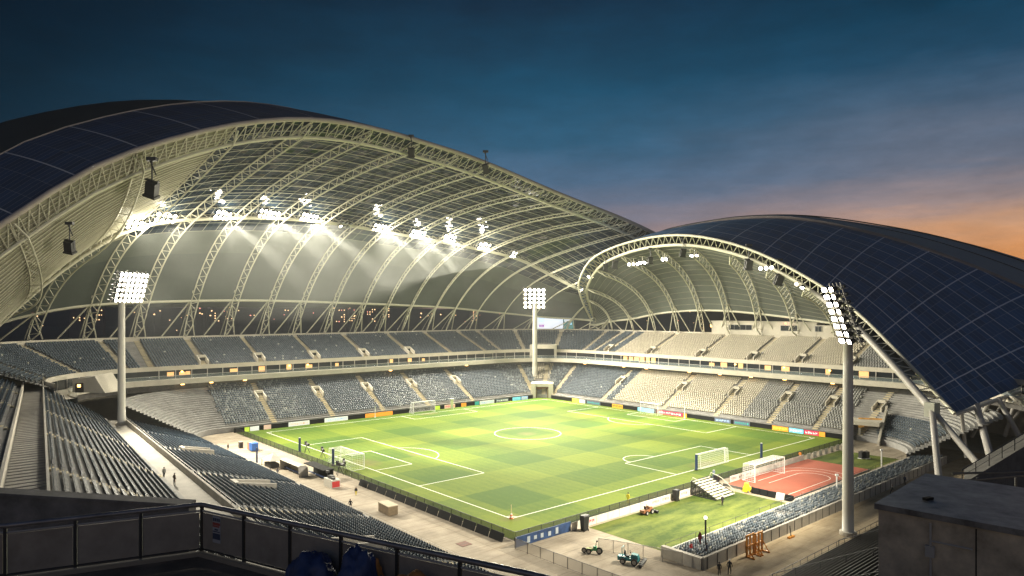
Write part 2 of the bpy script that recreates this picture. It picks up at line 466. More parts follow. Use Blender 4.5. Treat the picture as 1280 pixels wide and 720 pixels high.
for cu, cv, a in ((-HU, -HV, 0), (HU, -HV, 90), (HU, HV, 180), (-HU, HV, 270)): arc(cu, cv, 1.2, R(a), R(a + 90), n=8)
tag(b.build('pitch_marking_lines', pitch_line), kind='structure')
b = MB()
for k, r in enumerate((3.2, 5.4, 7.6)):
    arc(10, -69.6, r, -math.pi / 2, math.pi / 2, wd=.09, z=.206, n=24)
    seg(-8, -69.6 - r, 10, -69.6 - r, wd=.09, z=.206)
    if r < 7: seg(-8 + 7, -69.6 + r, 10, -69.6 + r, wd=.09, z=.206)
b.v = [p for p in b.v]
tag(b.build('track_marking_lines', mat('worn_line', (.74, .60, .52), .8, var=.3, scale=1)), kind='structure')

# ------------------------------------------------------------------ the bowl
class Ring:
    """plan curve along the far sides: D side (u+), corner, C side (v+), corner; sigma is length along the base line"""
    def __init__(s, front, r0, d_from, c_to, r_arc_r=None, left=(0, 0)):
        s.fr, s.r0 = front, r0
        s.v0 = d_from                       # where the D side starts
        s.c = front - r0
        s.L1 = s.c - d_from                 # end of D
        s.L2 = s.L1 + r0 * math.pi / 2      # end of far corner
        s.cto = c_to
        s.L3 = s.L2 + (s.c - c_to)          # end of C
        s.L4 = s.L3 + r0 * math.pi / 2
        s.rr = r_arc_r or r0
    def scale(s, sg, d):
        if sg < 0: return (s.rr + d) / s.rr
        if s.L1 < sg < s.L2 or sg > s.L3: return (s.r0 + d) / s.r0
        return 1.0
    def at(s, sg, d):
        if sg < 0:
            t = sg / s.rr; cu, cv = s.fr - s.rr, s.v0
            return cu + (s.rr + d) * math.cos(t), cv + (s.rr + d) * math.sin(t)
        if sg <= s.L1: return s.fr + d, s.v0 + sg
        if sg < s.L2:
            t = (sg - s.L1) / s.r0
            return s.c + (s.r0 + d) * math.cos(t), s.c + (s.r0 + d) * math.sin(t)
        if sg <= s.L3: return s.c - (sg - s.L2), s.fr + d
        t = math.pi / 2 + (sg - s.L3) / s.r0
        return s.cto + (s.r0 + d) * math.cos(t), s.c + (s.r0 + d) * math.sin(t)
    def inward(s, sg, d):
        a = s.at(sg, d); b2 = s.at(sg, d + 1)
        return a[0] - b2[0], a[1] - b2[1]
    def u2s(s, u): return s.L2 + (s.c - u)          # C side
    def v2s(s, v): return v - s.v0                  # D side
    def stations(s, a, b2, step=3.0):
        out = [a]; x = a
        while x < b2 - 1e-6:
            if x < 0: st = 1.6
            elif s.L1 - 1e-6 <= x < s.L2 or x >= s.L3 - 1e-6: st = s.r0 * math.pi / 2 / 14
            else: st = 40
            nx = x + st
            for k in (0, s.L1, s.L2, s.L3):
                if x < k - 1e-6 < nx: nx = k
            x = min(nx, b2); out.append(x)
        return out
low = Ring(57.0, 8.0, -58.0, -62.0, 18.0)
up = Ring(57.0, 8.0, -66.0, -75.0, 18.0)

def terrace(mb, at, sts, d0, dd, z0, dz, n, ztop_front=None, back=True):
    """stepped terrace: n rows; at(station, d) gives plan coordinates"""
    prof = []
    zb = (ztop_front if ztop_front is not None else z0 - dz)
    d, z = d0, z0
    prof.append((d, zb)); prof.append((d, z))
    for i in range(n):
        d += dd; prof.append((d, z))
        if i < n - 1: z += dz; prof.append((d, z))
    rows = []
    for dq, zq in prof: rows.append([W(*at(sg, dq), zq) for sg in sts])
    mb.grid(rows)
    return prof

def steps(mb, at, sc, wd, d0, dd, z0, dz, n, width=1.3):
    """an aisle stair of half-height steps laid on a terrace at station sc"""
    for i in range(n):
        for k, (a, b2, h) in enumerate(((0, dd * .5, .02), (dd * .5, dd, dz * .5))):
            q = []
            for dq, s1 in ((d0 + i * dd + a, -1), (d0 + i * dd + b2, -1), (d0 + i * dd + b2, 1), (d0 + i * dd + a, 1)):
                sc2 = wd(sc, dq)
                q.append(at(sc + s1 * width / 2 / sc2, dq))
            zb = z0 + i * dz
            mb.hexa([W(*p, zb - .1) for p in q], [W(*p, zb + h + .004) for p in q])

# --- seats -------------------------------------------------------------
def seat_template():
    """folding seat: shell back, tipped-up pan, side brackets; faces -y, x along the row"""
    b = MB()
    def hx(x0, x1, y0, y1, y2, y3, z0, z1):
        b.hexa([(x0, y0, z0), (x1, y0, z0), (x1, y1, z0), (x0, y1, z0)], [(x0, y2, z1), (x1, y2, z1), (x1, y3, z1), (x0, y3, z1)])
    hx(-.23, .23, .30, .36, .38, .44, .36, .86)      # back
    hx(-.21, .21, .00, .28, .02, .28, .38, .44)      # pan
    hx(-.04, .04, .24, .32, .28, .34, .0, .38)       # bracket
    return np.array(b.v), [list(f) for f in b.f]
SV, SF = seat_template()
def seat_points(at, inward, scale, a, b2, d, z, gaps, pitch=.64):
    """(x, y, z, fx, fy) of every seat of one row"""
    out = []; sg = a
    while sg < b2:
        sc = scale(sg, d)
        if not any(g0 < sg < g1 for g0, g1 in ((c - h / sc, c + h / sc) for c, h in gaps)):
            u, v = at(sg, d); iu, iv = inward(sg, d)
            p = W(u, v, z); f = W(u + iu, v + iv, z) - p
            out.append((p.x, p.y, z, f.x, f.y))
        sg += pitch / sc
    return out
def seats_mesh(name, pts, m, tint_fn=None, wide=1.0):
    n = len(pts); A = np.array(pts)
    k = len(SV)
    f = A[:, 3:5]; f = f / np.linalg.norm(f, axis=1)[:, None]
    rx, ry = -f[:, 1], f[:, 0]                       # row direction
    V = np.zeros((n, k, 3))
    V[:, :, 0] = A[:, 0:1] + rx[:, None] * SV[None, :, 0] * wide - f[:, 0:1] * SV[None, :, 1]
    V[:, :, 1] = A[:, 1:2] + ry[:, None] * SV[None, :, 0] * wide - f[:, 1:2] * SV[None, :, 1]
    V[:, :, 2] = A[:, 2:3] + SV[None, :, 2]
    F = np.array([q for q in SF]); nf = len(F)
    FI = (F[None, :, :] + (np.arange(n) * k)[:, None, None]).reshape(-1, 4)
    me = bpy.data.meshes.new(name)
    me.vertices.add(n * k); me.vertices.foreach_set('co', V.reshape(-1))
    me.loops.add(FI.size); me.loops.foreach_set('vertex_index', FI.reshape(-1))
    me.polygons.add(len(FI)); me.polygons.foreach_set('loop_start', np.arange(0, FI.size, 4)); me.polygons.foreach_set('loop_total', np.full(len(FI), 4))
    at = me.attributes.new('tint', 'FLOAT', 'FACE')
    base, pan = (RNG.random(n), None) if tint_fn is None else tint_fn(A)
    T = np.repeat(base[:, None], nf, axis=1)
    if pan is not None: T[:, 6:12] = pan[:, None]
    at.data.foreach_set('value', T.reshape(-1))
    me.update(calc_edges=True); me.validate()
    me.materials.append(m)
    o = bpy.data.objects.new(name, me); COL.objects.link(o)
    return o
def seat_mat(name, stops, rough=.35):
    m = bpy.data.materials.new(name); m.use_nodes = True
    t = m.node_tree; b = t.nodes['Principled BSDF']; b.inputs['Roughness'].default_value = rough; b.inputs['Specular IOR Level'].default_value = .25
    a = t.nodes.new('ShaderNodeAttribute'); a.attribute_name = 'tint'
    cr = t.nodes.new('ShaderNodeValToRGB'); t.links.new(a.outputs['Fac'], cr.inputs[0])
    e = cr.color_ramp.elements
    while len(e) < len(stops): e.new(.5)
    for i, (p, c) in enumerate(stops): e[i].position = p; e[i].color = (*c, 1)
    t.links.new(cr.outputs[0], b.inputs['Base Color'])
    return m
navy_seat = seat_mat('navy_seat_plastic', [(0, (.010, .022, .040)), (.6, (.017, .036, .060)), (.9, (.028, .05, .075)), (1, (.06, .08, .10))], .6)
hazed_navy_seat = seat_mat('hazed_navy_seat_plastic', [(0, (.058, .078, .10)), (.55, (.095, .118, .145)), (.72, (.16, .185, .205)), (.85, (.25, .28, .29)), (1, (.48, .47, .42))])  # navy seats again, with paling from light and haze put into the colour
beige_seat = seat_mat('beige_seat_plastic', [(0, (.34, .31, .25)), (.6, (.46, .42, .33)), (1, (.60, .56, .46))], .5)
grey_seat = seat_mat('pale_seat_plastic', [(0, (.16, .17, .17)), (.5, (.26, .26, .25)), (1, (.55, .53, .46))], .5)

# --- far grandstand (two tiers round three corners) ------------------------
LD0, LDD, LZ0, LDZ, LN = 0.0, .82, 1.4, .47, 21
UD0, UDD, UZ0, UDZ, UN = 19.0, .88, 16.4, .36, 22
UDZ = (24.0 - 16.4) / UN
stand = thing('grandstand', 'two-tiered pale concrete grandstand curving behind the two far sides of the pitch', 'grandstand', W(57, 57, 0))
sts_low = low.stations(-26, low.L4)
sts_up = up.stations(-24, up.L4 + 2)
b = MB(); terrace(b, low.at, sts_low, LD0, LDD, LZ0, LDZ, LN, ztop_front=0)
b.build('lower_terrace', terr_blue, stand)
b = MB(); terrace(b, up.at, sts_up, UD0, UDD, UZ0, UDZ, UN, ztop_front=14.0)
b.build('upper_terrace', terr_blue, stand)
def band(mb, ring, sts, prof):
    mb.grid([[W(*ring.at(s_, d), z) for s_ in sts] for d, z in prof])
b = MB(); band(b, up, sts_up, [(18.8, 12.2), (14.6, 12.5), (14.3, 12.5), (14.3, 13.95), (14.62, 13.95), (14.62, 13.7), (19.0, 13.7)])
b.build('concourse_slab', concrete_pale, stand)
b = MB(); band(b, up, sts_up, [(17.4, 10.6), (17.4, 12.3)])
b.build('tier_back_wall', concrete_dark, stand)
b = MB(); band(b, up, sts_up, [(18.94, 13.72), (18.94, 16.1)])
b.build('concourse_glass_wall', dark_glass, stand)
b = MB(); band(b, up, sts_up, [(18.95, 16.1), (18.6, 16.1), (18.6, 17.3), (18.9, 17.3), (18.9, 16.5)])
b.build('upper_tier_parapet', concrete_pale, stand)
b = MB(); band(b, up, sts_up, [(14.45, 13.96), (14.45, 14.95)])
b.build('glass_balustrade', glass_rail, stand)
b = MB()
b.tube([W(*up.at(s_, 14.45), 15.0) for s_ in up.stations(-24, up.L4, 3)], .05, 5)
b.build('balustrade_handrail', steel_grey, stand)
UDEND = UD0 + UDD * UN
b = MB(); band(b, up, sts_up, [(UDEND, 23.6), (UDEND, 25.0), (UDEND + .8, 25.0), (UDEND + .8, 22.0), (UDEND + 1.0, -1.0)])
b.build('rim_parapet', concrete_pale, stand)
# mullions of the concourse front
s_ = -20
while s_ < up.L4:
    b = MB(); u, v = up.at(s_, 18.8); b.box(W(u, v, 15.0), (.2, .2, 2.5), UA); s_ += 4.3 / up.scale(s_, 18.8)
    b.build('concourse_mullion', steel_grey, stand)
# warm shop fronts and wall lamps along the concourse
def fixture(name, ring, sg, d, z, wd, ht, m, dep=.12):
    u, v = ring.at(sg, d); iu, iv = ring.inward(sg, d)
    rot = UA + math.atan2(iv, iu)
    b = MB(); b.box(W(u, v, z), (dep, wd, ht), rot)
    return b.build(name, m, stand)
shops = [(447, 0), (452, 0), (633, 0), (780, 1), (795, 1), (806, 1)]
for px in (158, 213, 228, 235, 292, 327, 361, 386, 421, 489, 512, 529): 
    sg = up.u2s(along_u(px, 57 + 18.8)); fixture('lit_shopfront', up, sg, 18.7, 15.0 + .3 * random.random(), random.uniform(1.0, 2.4), random.uniform(.9, 1.7), warm_room)
for px in (782, 789, 796, 803, 810, 817, 890, 905, 926, 960, 982, 1035, 1080):
    sg = up.v2s(along_v(px, 57 + 18.8)); fixture('lit_shopfront', up, sg, 18.7, 15.0 + .2 * random.random(), random.uniform(1.2, 2.6), random.uniform(1.1, 1.9), warm_room)
for px in (228, 264, 306, 488, 583, 655):
    sg = up.u2s(along_u(px, 57 + 15.5)); fixture('soffit_lamp', up, sg, 15.4, 12.3, .8, .28, warm_m, .7)
for px in (780, 808, 862, 900, 939, 981, 1041):
    sg = up.v2s(along_v(px, 57 + 15.5)); fixture('soffit_lamp', up, sg, 15.4, 12.3, .8, .28, warm_m, .7)
for px in (227, 361, 384, 632, 920, 981, 1038):
    sg = up.u2s(along_u(px, 76)) if px < 700 else up.v2s(along_v(px, 76))
    fixture('wall_lamp', up, sg, 18.55, 15.6, .5, .4, warm_m, .3)

# aisles, vomitories, seats
def aisles(ring, dref, side, pxs):
    return [ring.u2s(along_u(p, 57 + dref)) if side == 'C' else ring.v2s(along_v(p, 57 + dref)) for p in pxs]
low_ais = aisles(low, 8, 'C', [330, 402, 464, 520, 575]) + aisles(low, 8, 'D', [770, 847, 912, 978, 1035, 1090])
low_ais += [low.L1 + .9 * k for k in (2.2, 6.4, 10.5)]
up_ais = aisles(up, 29, 'C', [180, 245, 315, 383, 444, 500, 548, 590, 628]) + aisles(up, 29, 'D', [775, 828, 890, 954, 1014, 1075])
up_ais += [up.L1 + k for k in (1.5, 5, 8.5, 11.5)] + [up.L3 + k for k in (1.5, 5.2, 9.0)]
for sg in low_ais:
    b_a = MB(); steps(b_a, low.at, sg, low.scale, LD0, LDD, LZ0, LDZ, LN, 1.5); b_a.build('aisle_stair', aisle_m, stand)
for sg in up_ais:
    b_a = MB(); steps(b_a, up.at, sg, up.scale, UD0, UDD, UZ0, UDZ, UN, 1.4); b_a.build('aisle_stair', aisle_m, stand)
def vomitory(ring, sg, d, z, dz, wd=2.0, dep=3.6, h=2.3):
    """concrete mouth set in the terrace at station sg, its face at distance d"""
    def pt(x, dq, zq):
        u, v = ring.at(sg + x / ring.scale(sg, dq), dq); return W(u, v, zq)
    b = MB()
    for x in (-wd / 2 - .3, wd / 2):
        b.hexa([pt(x, d, z - .3), pt(x + .3, d, z - .3), pt(x + .3, d + dep, z + dz), pt(x, d + dep, z + dz)],
               [pt(x, d, z + 1.1), pt(x + .3, d, z + 1.1), pt(x + .3, d + dep, z + h + .45), pt(x, d + dep, z + h + .45)])
    b.hexa([pt(-wd / 2, d + dep - .9, z + h - .35), pt(wd / 2, d + dep - .9, z + h - .35), pt(wd / 2, d + dep, z + h - .35), pt(-wd / 2, d + dep, z + h - .35)],
           [pt(-wd / 2, d + dep - .9, z + h + .4), pt(wd / 2, d + dep - .9, z + h + .4), pt(wd / 2, d + dep, z + h + .4), pt(-wd / 2, d + dep, z + h + .4)])
    o = b.build('vomitory', concrete_pale, stand)
    b = MB()
    q0, q1 = d + dep - .7, d + dep - .1
    b.hexa([pt(-wd / 2, q0, z - .2), pt(wd / 2, q0, z - .2), pt(wd / 2, q1, z - .2), pt(-wd / 2, q1, z - .2)],
           [pt(-wd / 2, q0, z + h - .36), pt(wd / 2, q0, z + h - .36), pt(wd / 2, q1, z + h - .36), pt(-wd / 2, q1, z + h - .36)])
    p = b.build('doorway_dark', black_pl, None)  # solid black block painted in for the darkness of the opening
    off = origin(o); p.data.transform(Matrix.Translation(-off)); p.parent = o
    return o
VD_low, VD_up = 9.0, 20.2
vom_low = [low_ais[i] for i in (0, 1, 2, 3, 4, 5, 6, 7, 8, 9, 10)]
vom_up = [up_ais[i] for i in (1, 2, 3, 4, 5, 9, 10, 11, 12, 13, 14)]
for sg in vom_low: vomitory(low, sg, LD0 + 11 * LDD, LZ0 + 11 * LDZ, LDZ * 4)
for sg in vom_up: vomitory(up, sg, UD0 + 2 * UDD, UZ0 + 2 * UDZ, UDZ * 4)

blue_pts, beige_pts, pale_pts = [], [], []
def on_D(ring, sg): return sg < ring.L1
for i in range(1, LN):
    d = LD0 + i * LDD + .30; z = LZ0 + i * LDZ
    gaps = [(c, 1.0) for c in low_ais] + [(c, 1.7) for c in vom_low if 10 <= i <= 16]
    P_ = seat_points(low.at, low.inward, low.scale, 3.5 if i > 9 else -21, low.L3 - 1.5, d, z, gaps, .72)
    P_ = [q for q in P_ if not -5 < UV(q)[1] + 58 < 3.5]
    for q in P_:
        u, v = UV(q)
        # the players' tunnel takes the middle of the far corner
        if abs(u - v) < 3.6 and u > 45 and i < 10: continue
        ang = math.atan2(v - 49, u - 49) if u > 49 and v > 49 else None
        if u > 56.5 and v < 49:
            if v < -62: blue_pts.append(q)
            elif v < -26: pale_pts.append(q)
            elif v < 23: beige_pts.append(q)
            else: blue_pts.append(q)
        elif ang is not None and .62 < ang < .98: beige_pts.append(q)
        else: blue_pts.append(q)
for i in range(1, UN):
    d = UD0 + i * UDD + .30; z = UZ0 + i * UDZ
    gaps = [(c, .95) for c in up_ais] + [(c, 1.7) for c in vom_up if 1 <= i <= 7]
    P_ = seat_points(up.at, up.inward, up.scale, -8, up.L4 - .2, d, z, gaps, .72)
    for q in P_:
        u, v = UV(q)
        if abs(u - v) < 4.5 and u > 40 and i < 8: continue
        if u > 56.5 and v < 38: (pale_pts if v < -48 else beige_pts).append(q)
        else: blue_pts.append(q)

# --- near-left grandstand: two fans of navy seats split by walkways ---------
def atA(v, d):
    u0 = float(np.interp(d, [0, 20, 38, 41, 90], [-69.5, -90.2, -107.8, -110.8, -159.8]))
    k = float(np.interp(d, [0, 20, 38, 41], [0.0, .062, .109, .11]))
    return u0 + k * v, v
def inwA(v, d):
    a = atA(v, d); b2 = atA(v, d + 1); return a[0] - b2[0], 0.0
one = lambda sg, d: 1.0
A0, A1 = -82, 50
standA = thing('grandstand', 'near-left concrete grandstand with navy seats split by a pale walkway', 'grandstand', W(-90, 0, 0))
stsA = [A0, A1]
AL = dict(d0=.6, dd=.82, z0=1.1, dz=.262, n=23)
AM = dict(d0=23.2, dd=.85, z0=7.6, dz=.50, n=17)
AU = dict(d0=41.6, dd=.85, z0=17.0, dz=.46, n=20)
for nm, q, fr, e1 in (('lower_terrace', AL, 0, A1), ('middle_terrace', AM, 7.0, A1 + 2), ('upper_terrace', AU, 16.0, 46)):
    b = MB(); terrace(b, atA, [A0, e1], q['d0'], q['dd'], q['z0'], q['dz'], q['n'], ztop_front=fr)
    # end face of the terrace, towards the far stand
    pts = [(q['d0'], -1)]
    d, z = q['d0'], q['z0']
    for i in range(q['n']):
        pts.append((d, z)); d += q['dd']; pts.append((d, z)); z += q['dz']
    pts.append((d, -1))
    for s_ in (A0, e1):
        for (da, za), (db, zb) in zip(pts[1:-1:2], pts[2:-1:2]):
            b.quad(W(*atA(s_, da), -1), W(*atA(s_, db), -1), W(*atA(s_, db), zb), W(*atA(s_, da), za))
    b.build(nm, terr_blue, standA)
def wallA(name, d, th, z0, z1, m, a=A0, e1=A1, parent=standA):
    b = MB()
    n = 6
    for i in range(n):
        va, vb = a + (e1 - a) * i / n, a + (e1 - a) * (i + 1) / n
        q = [(va, d), (vb, d), (vb, d + th), (va, d + th)]
        b.hexa([W(*atA(v, dd), z0) for v, dd in q], [W(*atA(v, dd), z1) for v, dd in q])
    return b.build(name, m, parent)
wallA('walkway_wall', 19.5, .3, 2, 8.1, concrete)
wallA('walkway_floor', 19.81, 3.38, 5.5, 7.0, concrete, A0, 51)
wallA('stair_gangway_floor', 37.66, 3.93, 12, 16.0, concrete, A0, 62)
wallA('gangway_wall', 37.7, .22, 15.4, 17.0, concrete_pale, A0, 60)
wallA('gangway_wall', 41.25, .3, 15.4, 17.6, concrete_pale, A0, 58)
b = MB()
for i in range(int((62 - A0) / 1.6)):          # shallow gangway steps
    v = A0 + i * 1.6
    q = [(v, 37.95), (v + .18, 37.95), (v + .18, 41.2), (v, 41.2)]
    b.hexa([W(*atA(a, d), 15.99) for a, d in q], [W(*atA(a, d), 16.05) for a, d in q])
b.build('gangway_step_edge', terr_blue, standA)
def railing(mb, pts, h, step, r=.035, mid=True, r2=.03):
    pts = [Vector(p) for p in pts]
    up_ = Vector((0, 0, h))
    mb.tube([p + up_ for p in pts], r, 5)
    if mid: mb.tube([p + up_ * .52 for p in pts], r2, 4)
    for a, c in zip(pts[:-1], pts[1:]):
        n = max(1, int((c - a).length / step))
        for i in range(n + 1):
            p = a.lerp(c, i / n); mb.tube([p, p + up_], r, 4)
b = MB(); railing(b, [W(*atA(v, 19.65), 8.1) for v in range(A0, 50, 8)], .5, 2.2, mid=False)
b.build('walkway_handrail', steel_grey, standA)
b = MB(); railing(b, [W(*atA(v, .3), 0) for v in range(A0, 52, 6)], 1.15, 1.9)
b.build('front_railing', steel_grey, standA)
aisA = [-64, -40, -15, 10, 32]
for v in aisA:
    for q, o_v, wd_ in ((AL, 0, 1.5), (AM, -3, 1.4), (AU, -3, 1.4)):
        b = MB(); steps(b, atA, v + o_v, one, q['d0'], q['dd'], q['z0'], q['dz'], q['n'], wd_); b.build('aisle_stair', aisle_m, standA)
# concrete vomitory walls that break the lower fan
for v in (-58, -22, 12):
    b = MB()
    for k in (-1.6, 1.3):
        q = [(v + k, 8.6), (v + k + .3, 8.6), (v + k + .3, 14.5), (v + k, 14.5)]
        b.hexa([W(*atA(a, d), 1) for a, d in q], [W(*atA(a, d), 4.9 + (0 if d < 9 else 1.2)) for a, d in q])
    q = [(v - 1.3, 13.9), (v + 1.3, 13.9), (v + 1.3, 14.5), (v - 1.3, 14.5)]
    b.hexa([W(*atA(a, d), 1) for a, d in q], [W(*atA(a, d), 6.1) for a, d in q])
    b.build('vomitory_wall', concrete, standA)
navy_pts = []
for q, ao, e1 in ((AL, 0, A1 - .5), (AM, -3, A1), (AU, -3, 44)):
    for i in range(1, q['n']):
        d = q['d0'] + i * q['dd'] + .30; z = q['z0'] + i * q['dz']
        gaps = [(v + ao, .95) for v in aisA]
        if q is AL and 9 <= i <= 16: gaps += [(v, 1.8) for v in (-58, -22, 12)]
        navy_pts += seat_points(atA, inwA, one, A0 + .5, e1, d, z, gaps)

# the 300 nearest seats in view are objects of their own
def pix(p):
    return 640 + F_PX * p[0] / p[1], HORIZON + F_PX * (EYE - p[2]) / p[1]
def in_view(q):
    if q[1] < 5: return False
    x, y = pix((q[0], q[1], q[2] + .4))
    if x < 62 or x > 640: return False
    lim = 618 + 18 * x / 250 if x < 235 else 632 + (x - 250) * 88 / 390
    return y < lim - 2
cand = sorted((q for q in navy_pts if in_view(q)), key=lambda q: q[0]**2 + q[1]**2 + (EYE - q[2])**2)
near_seats = cand[:300]
ns = set(near_seats)
navy_rest = [q for q in navy_pts if q not in ns]
navy_one = mat('navy_single_seat_plastic', (.017, .036, .060), .6, spec=.25, var=.25, scale=.6)
bs = MB(); bs.v = [tuple(p) for p in SV]; bs.f = [list(f) for f in SF]; bs.mi = [0] * len(SF); bs.uv = [None] * len(SF)
seat0 = bs.build('stadium_seat', navy_one)
tag(seat0, 'navy folding plastic seat in the nearest rows of the left stand', 'seat', 'navy seats nearest the viewer')
for i, q in enumerate(near_seats):
    o = seat0 if i == 0 else seat0.copy()
    if i: COL.objects.link(o)
    o.location = q[:3]; o.rotation_euler = (0, 0, math.atan2(q[4], q[3]) + math.pi / 2)
o = seats_mesh('navy_seats', navy_rest, navy_seat); tag(o, 'rows of navy plastic seats further up the near-left stand', 'seats', kind='stuff')
def blue_tint(A):
    n = len(A)
    u = (A[:, 0] - CX) * UX + (A[:, 1] - CY) * UY; v = -(A[:, 0] - CX) * UY + (A[:, 1] - CY) * UX
    blk = (np.sin(u * .115 + 1.0) > .1) & (A[:, 2] < 12.5) & (v > 55)
    t = RNG.random(n) * .6
    pan = np.where(blk, .84 + .1 * RNG.random(n), .70 + .1 * RNG.random(n))  # paler pan tint carries the bright light on the seat edges
    t = np.where(blk & (RNG.random(n) < .25), .80, t)
    t = np.where(RNG.random(n) < .006, .95, t)
    return t, pan
def soft_tint(A):
    n = len(A); return .35 + .3 * RNG.random(n), .7 + .2 * RNG.random(n)
def pale_tint(A):
    n = len(A); return .1 + .4 * RNG.random(n), .85 + .15 * RNG.random(n)
o = seats_mesh('hazed_navy_seats', blue_pts, hazed_navy_seat, blue_tint, 1.25); tag(o, 'rows of navy seats paled by painted light and haze, some white, filling the far-left stand', 'seats', kind='stuff')
o = seats_mesh('beige_seats', beige_pts, beige_seat, soft_tint, 1.25); tag(o, 'rows of beige seats filling the far-right stand', 'seats', kind='stuff')
o = seats_mesh('pale_grey_seats', pale_pts, grey_seat, pale_tint, 1.25); tag(o, 'rows of pale grey seats at the right end of the far-right stand', 'seats', kind='stuff')

# --- near-right low stand and dark bleachers ----------------------------------
standB = thing('grandstand', 'low open stand of blue-grey seats between the practice grass and the sand walkway', 'grandstand', W(-3, -79, 0))
atB = lambda u, d: (u, -76.6 - d)
inwB = lambda u, d: (0.0, 1.0)
b = MB(); terrace(b, lambda u, d: (-u, -76.6 - d), [-44, 47.2], 0, .84, .40, .13, 7, ztop_front=0)
b.build('terrace', terr_blue, standB)
b = MB(); b.ubox(-47.6, 44, -82.85, -82.5, 0, 1.65); b.build('back_wall', concrete, standB)
b = MB(); b.ubox(-47.9, -47.25, -82.49, -76.3, 0, 1.5); b.build('end_wall', concrete, standB)
b = MB(); b.ubox(-47.0, 44, -76.55, -76.3, 0, .8); b.build('front_kerb', concrete_pale, standB)
b = MB()
for u in np.arange(-47, 44, 2.3): b.ubox(u, u + .07, -82.92, -82.86, .05, 1.62)
b.build('wall_joints', concrete_dark, standB)
b = MB(); railing(b, [W(u, -76.42, .8) for u in range(-47, 45, 7)], .85, 2.4, r=.028, mid=False)
b.build('front_railing', steel_dark, standB)
pts = []
for i in range(0, 7):
    for q in seat_points(atB, inwB, one, -46.6, 43, i * .84 + .28, .40 + i * .13, [(-20, 1), (8, 1), (26, 1)], .6):
        if random.random() < .07: continue
        a = random.gauss(0, .16); fx, fy = q[3], q[4]
        pts.append((q[0], q[1], q[2] + random.uniform(-.04, .06), fx * math.cos(a) - fy * math.sin(a), fx * math.sin(a) + fy * math.cos(a)))
cover_seat = seat_mat('weathered_seat_plastic', [(0, (.09, .12, .15)), (.5, (.16, .19, .22)), (.9, (.24, .27, .29)), (1, (.5, .48, .4))], .5)
o = seats_mesh('blue_grey_seats', pts, cover_seat); tag(o, 'weathered blue-grey seats of the low stand beside the practice grass', 'seats', kind='stuff')

standC = thing('bleacher_stand', 'dark stepped bleachers rising from the sand walkway at the lower right', 'bleachers', W(-20, -92, 0))
BV0, BDD, BZ0, BDZ, BN = -91.0, .95, .6, .50, 22
b = MB(); terrace(b, lambda u, d: (-u, BV0 - d), [-16, 100], 0, BDD, BZ0, BDZ, BN, ztop_front=0)
b.build('terrace', concrete_dark, standC)
bench_m = mat('dark_bench_plank', (.05, .047, .045), .55, var=.3, scale=1.0)
b = MB()
L0, L1 = -100, 15
c0 = W((L0 + L1) / 2, 0, 0)
for i in range(BN):
    v = BV0 - i * BDD - .55; z = BZ0 + i * BDZ
    m = MB(); m.ubox(L0, L1, v - .17, v + .17, z + .40, z + .46)
    m.ubox(L0, L1, v - .36, v - .31, z + .52, z + .86)
    for u in np.arange(L0 + 1, L1, 3): m.ubox(u, u + .08, v - .30, v + .1, z, z + .40)
    m.build('bench', bench_m, standC)
b = MB(); railing(b, [W(u, -90.6, .0) for u in range(-100, 40, 10)], 1.15, 2.0, r=.04)
b.build('front_railing', steel_dark, standC)
for uu in (-62, -46, -28):
    b = MB()
    for k in range(0, BN, 3):
        v = BV0 - k * BDD - .1; z = BZ0 + k * BDZ
        b.tube([W(uu, v, z), W(uu, v, z + 1.0)], .05, 6)
    b.tube([W(uu, BV0 - .1, BZ0 + 1.0), W(uu, BV0 - (BN - 1) * BDD, BZ0 + (BN - 1) * BDZ + 1.0)], .045, 6)
    b.build('stair_handrail', steel_dark, standC)

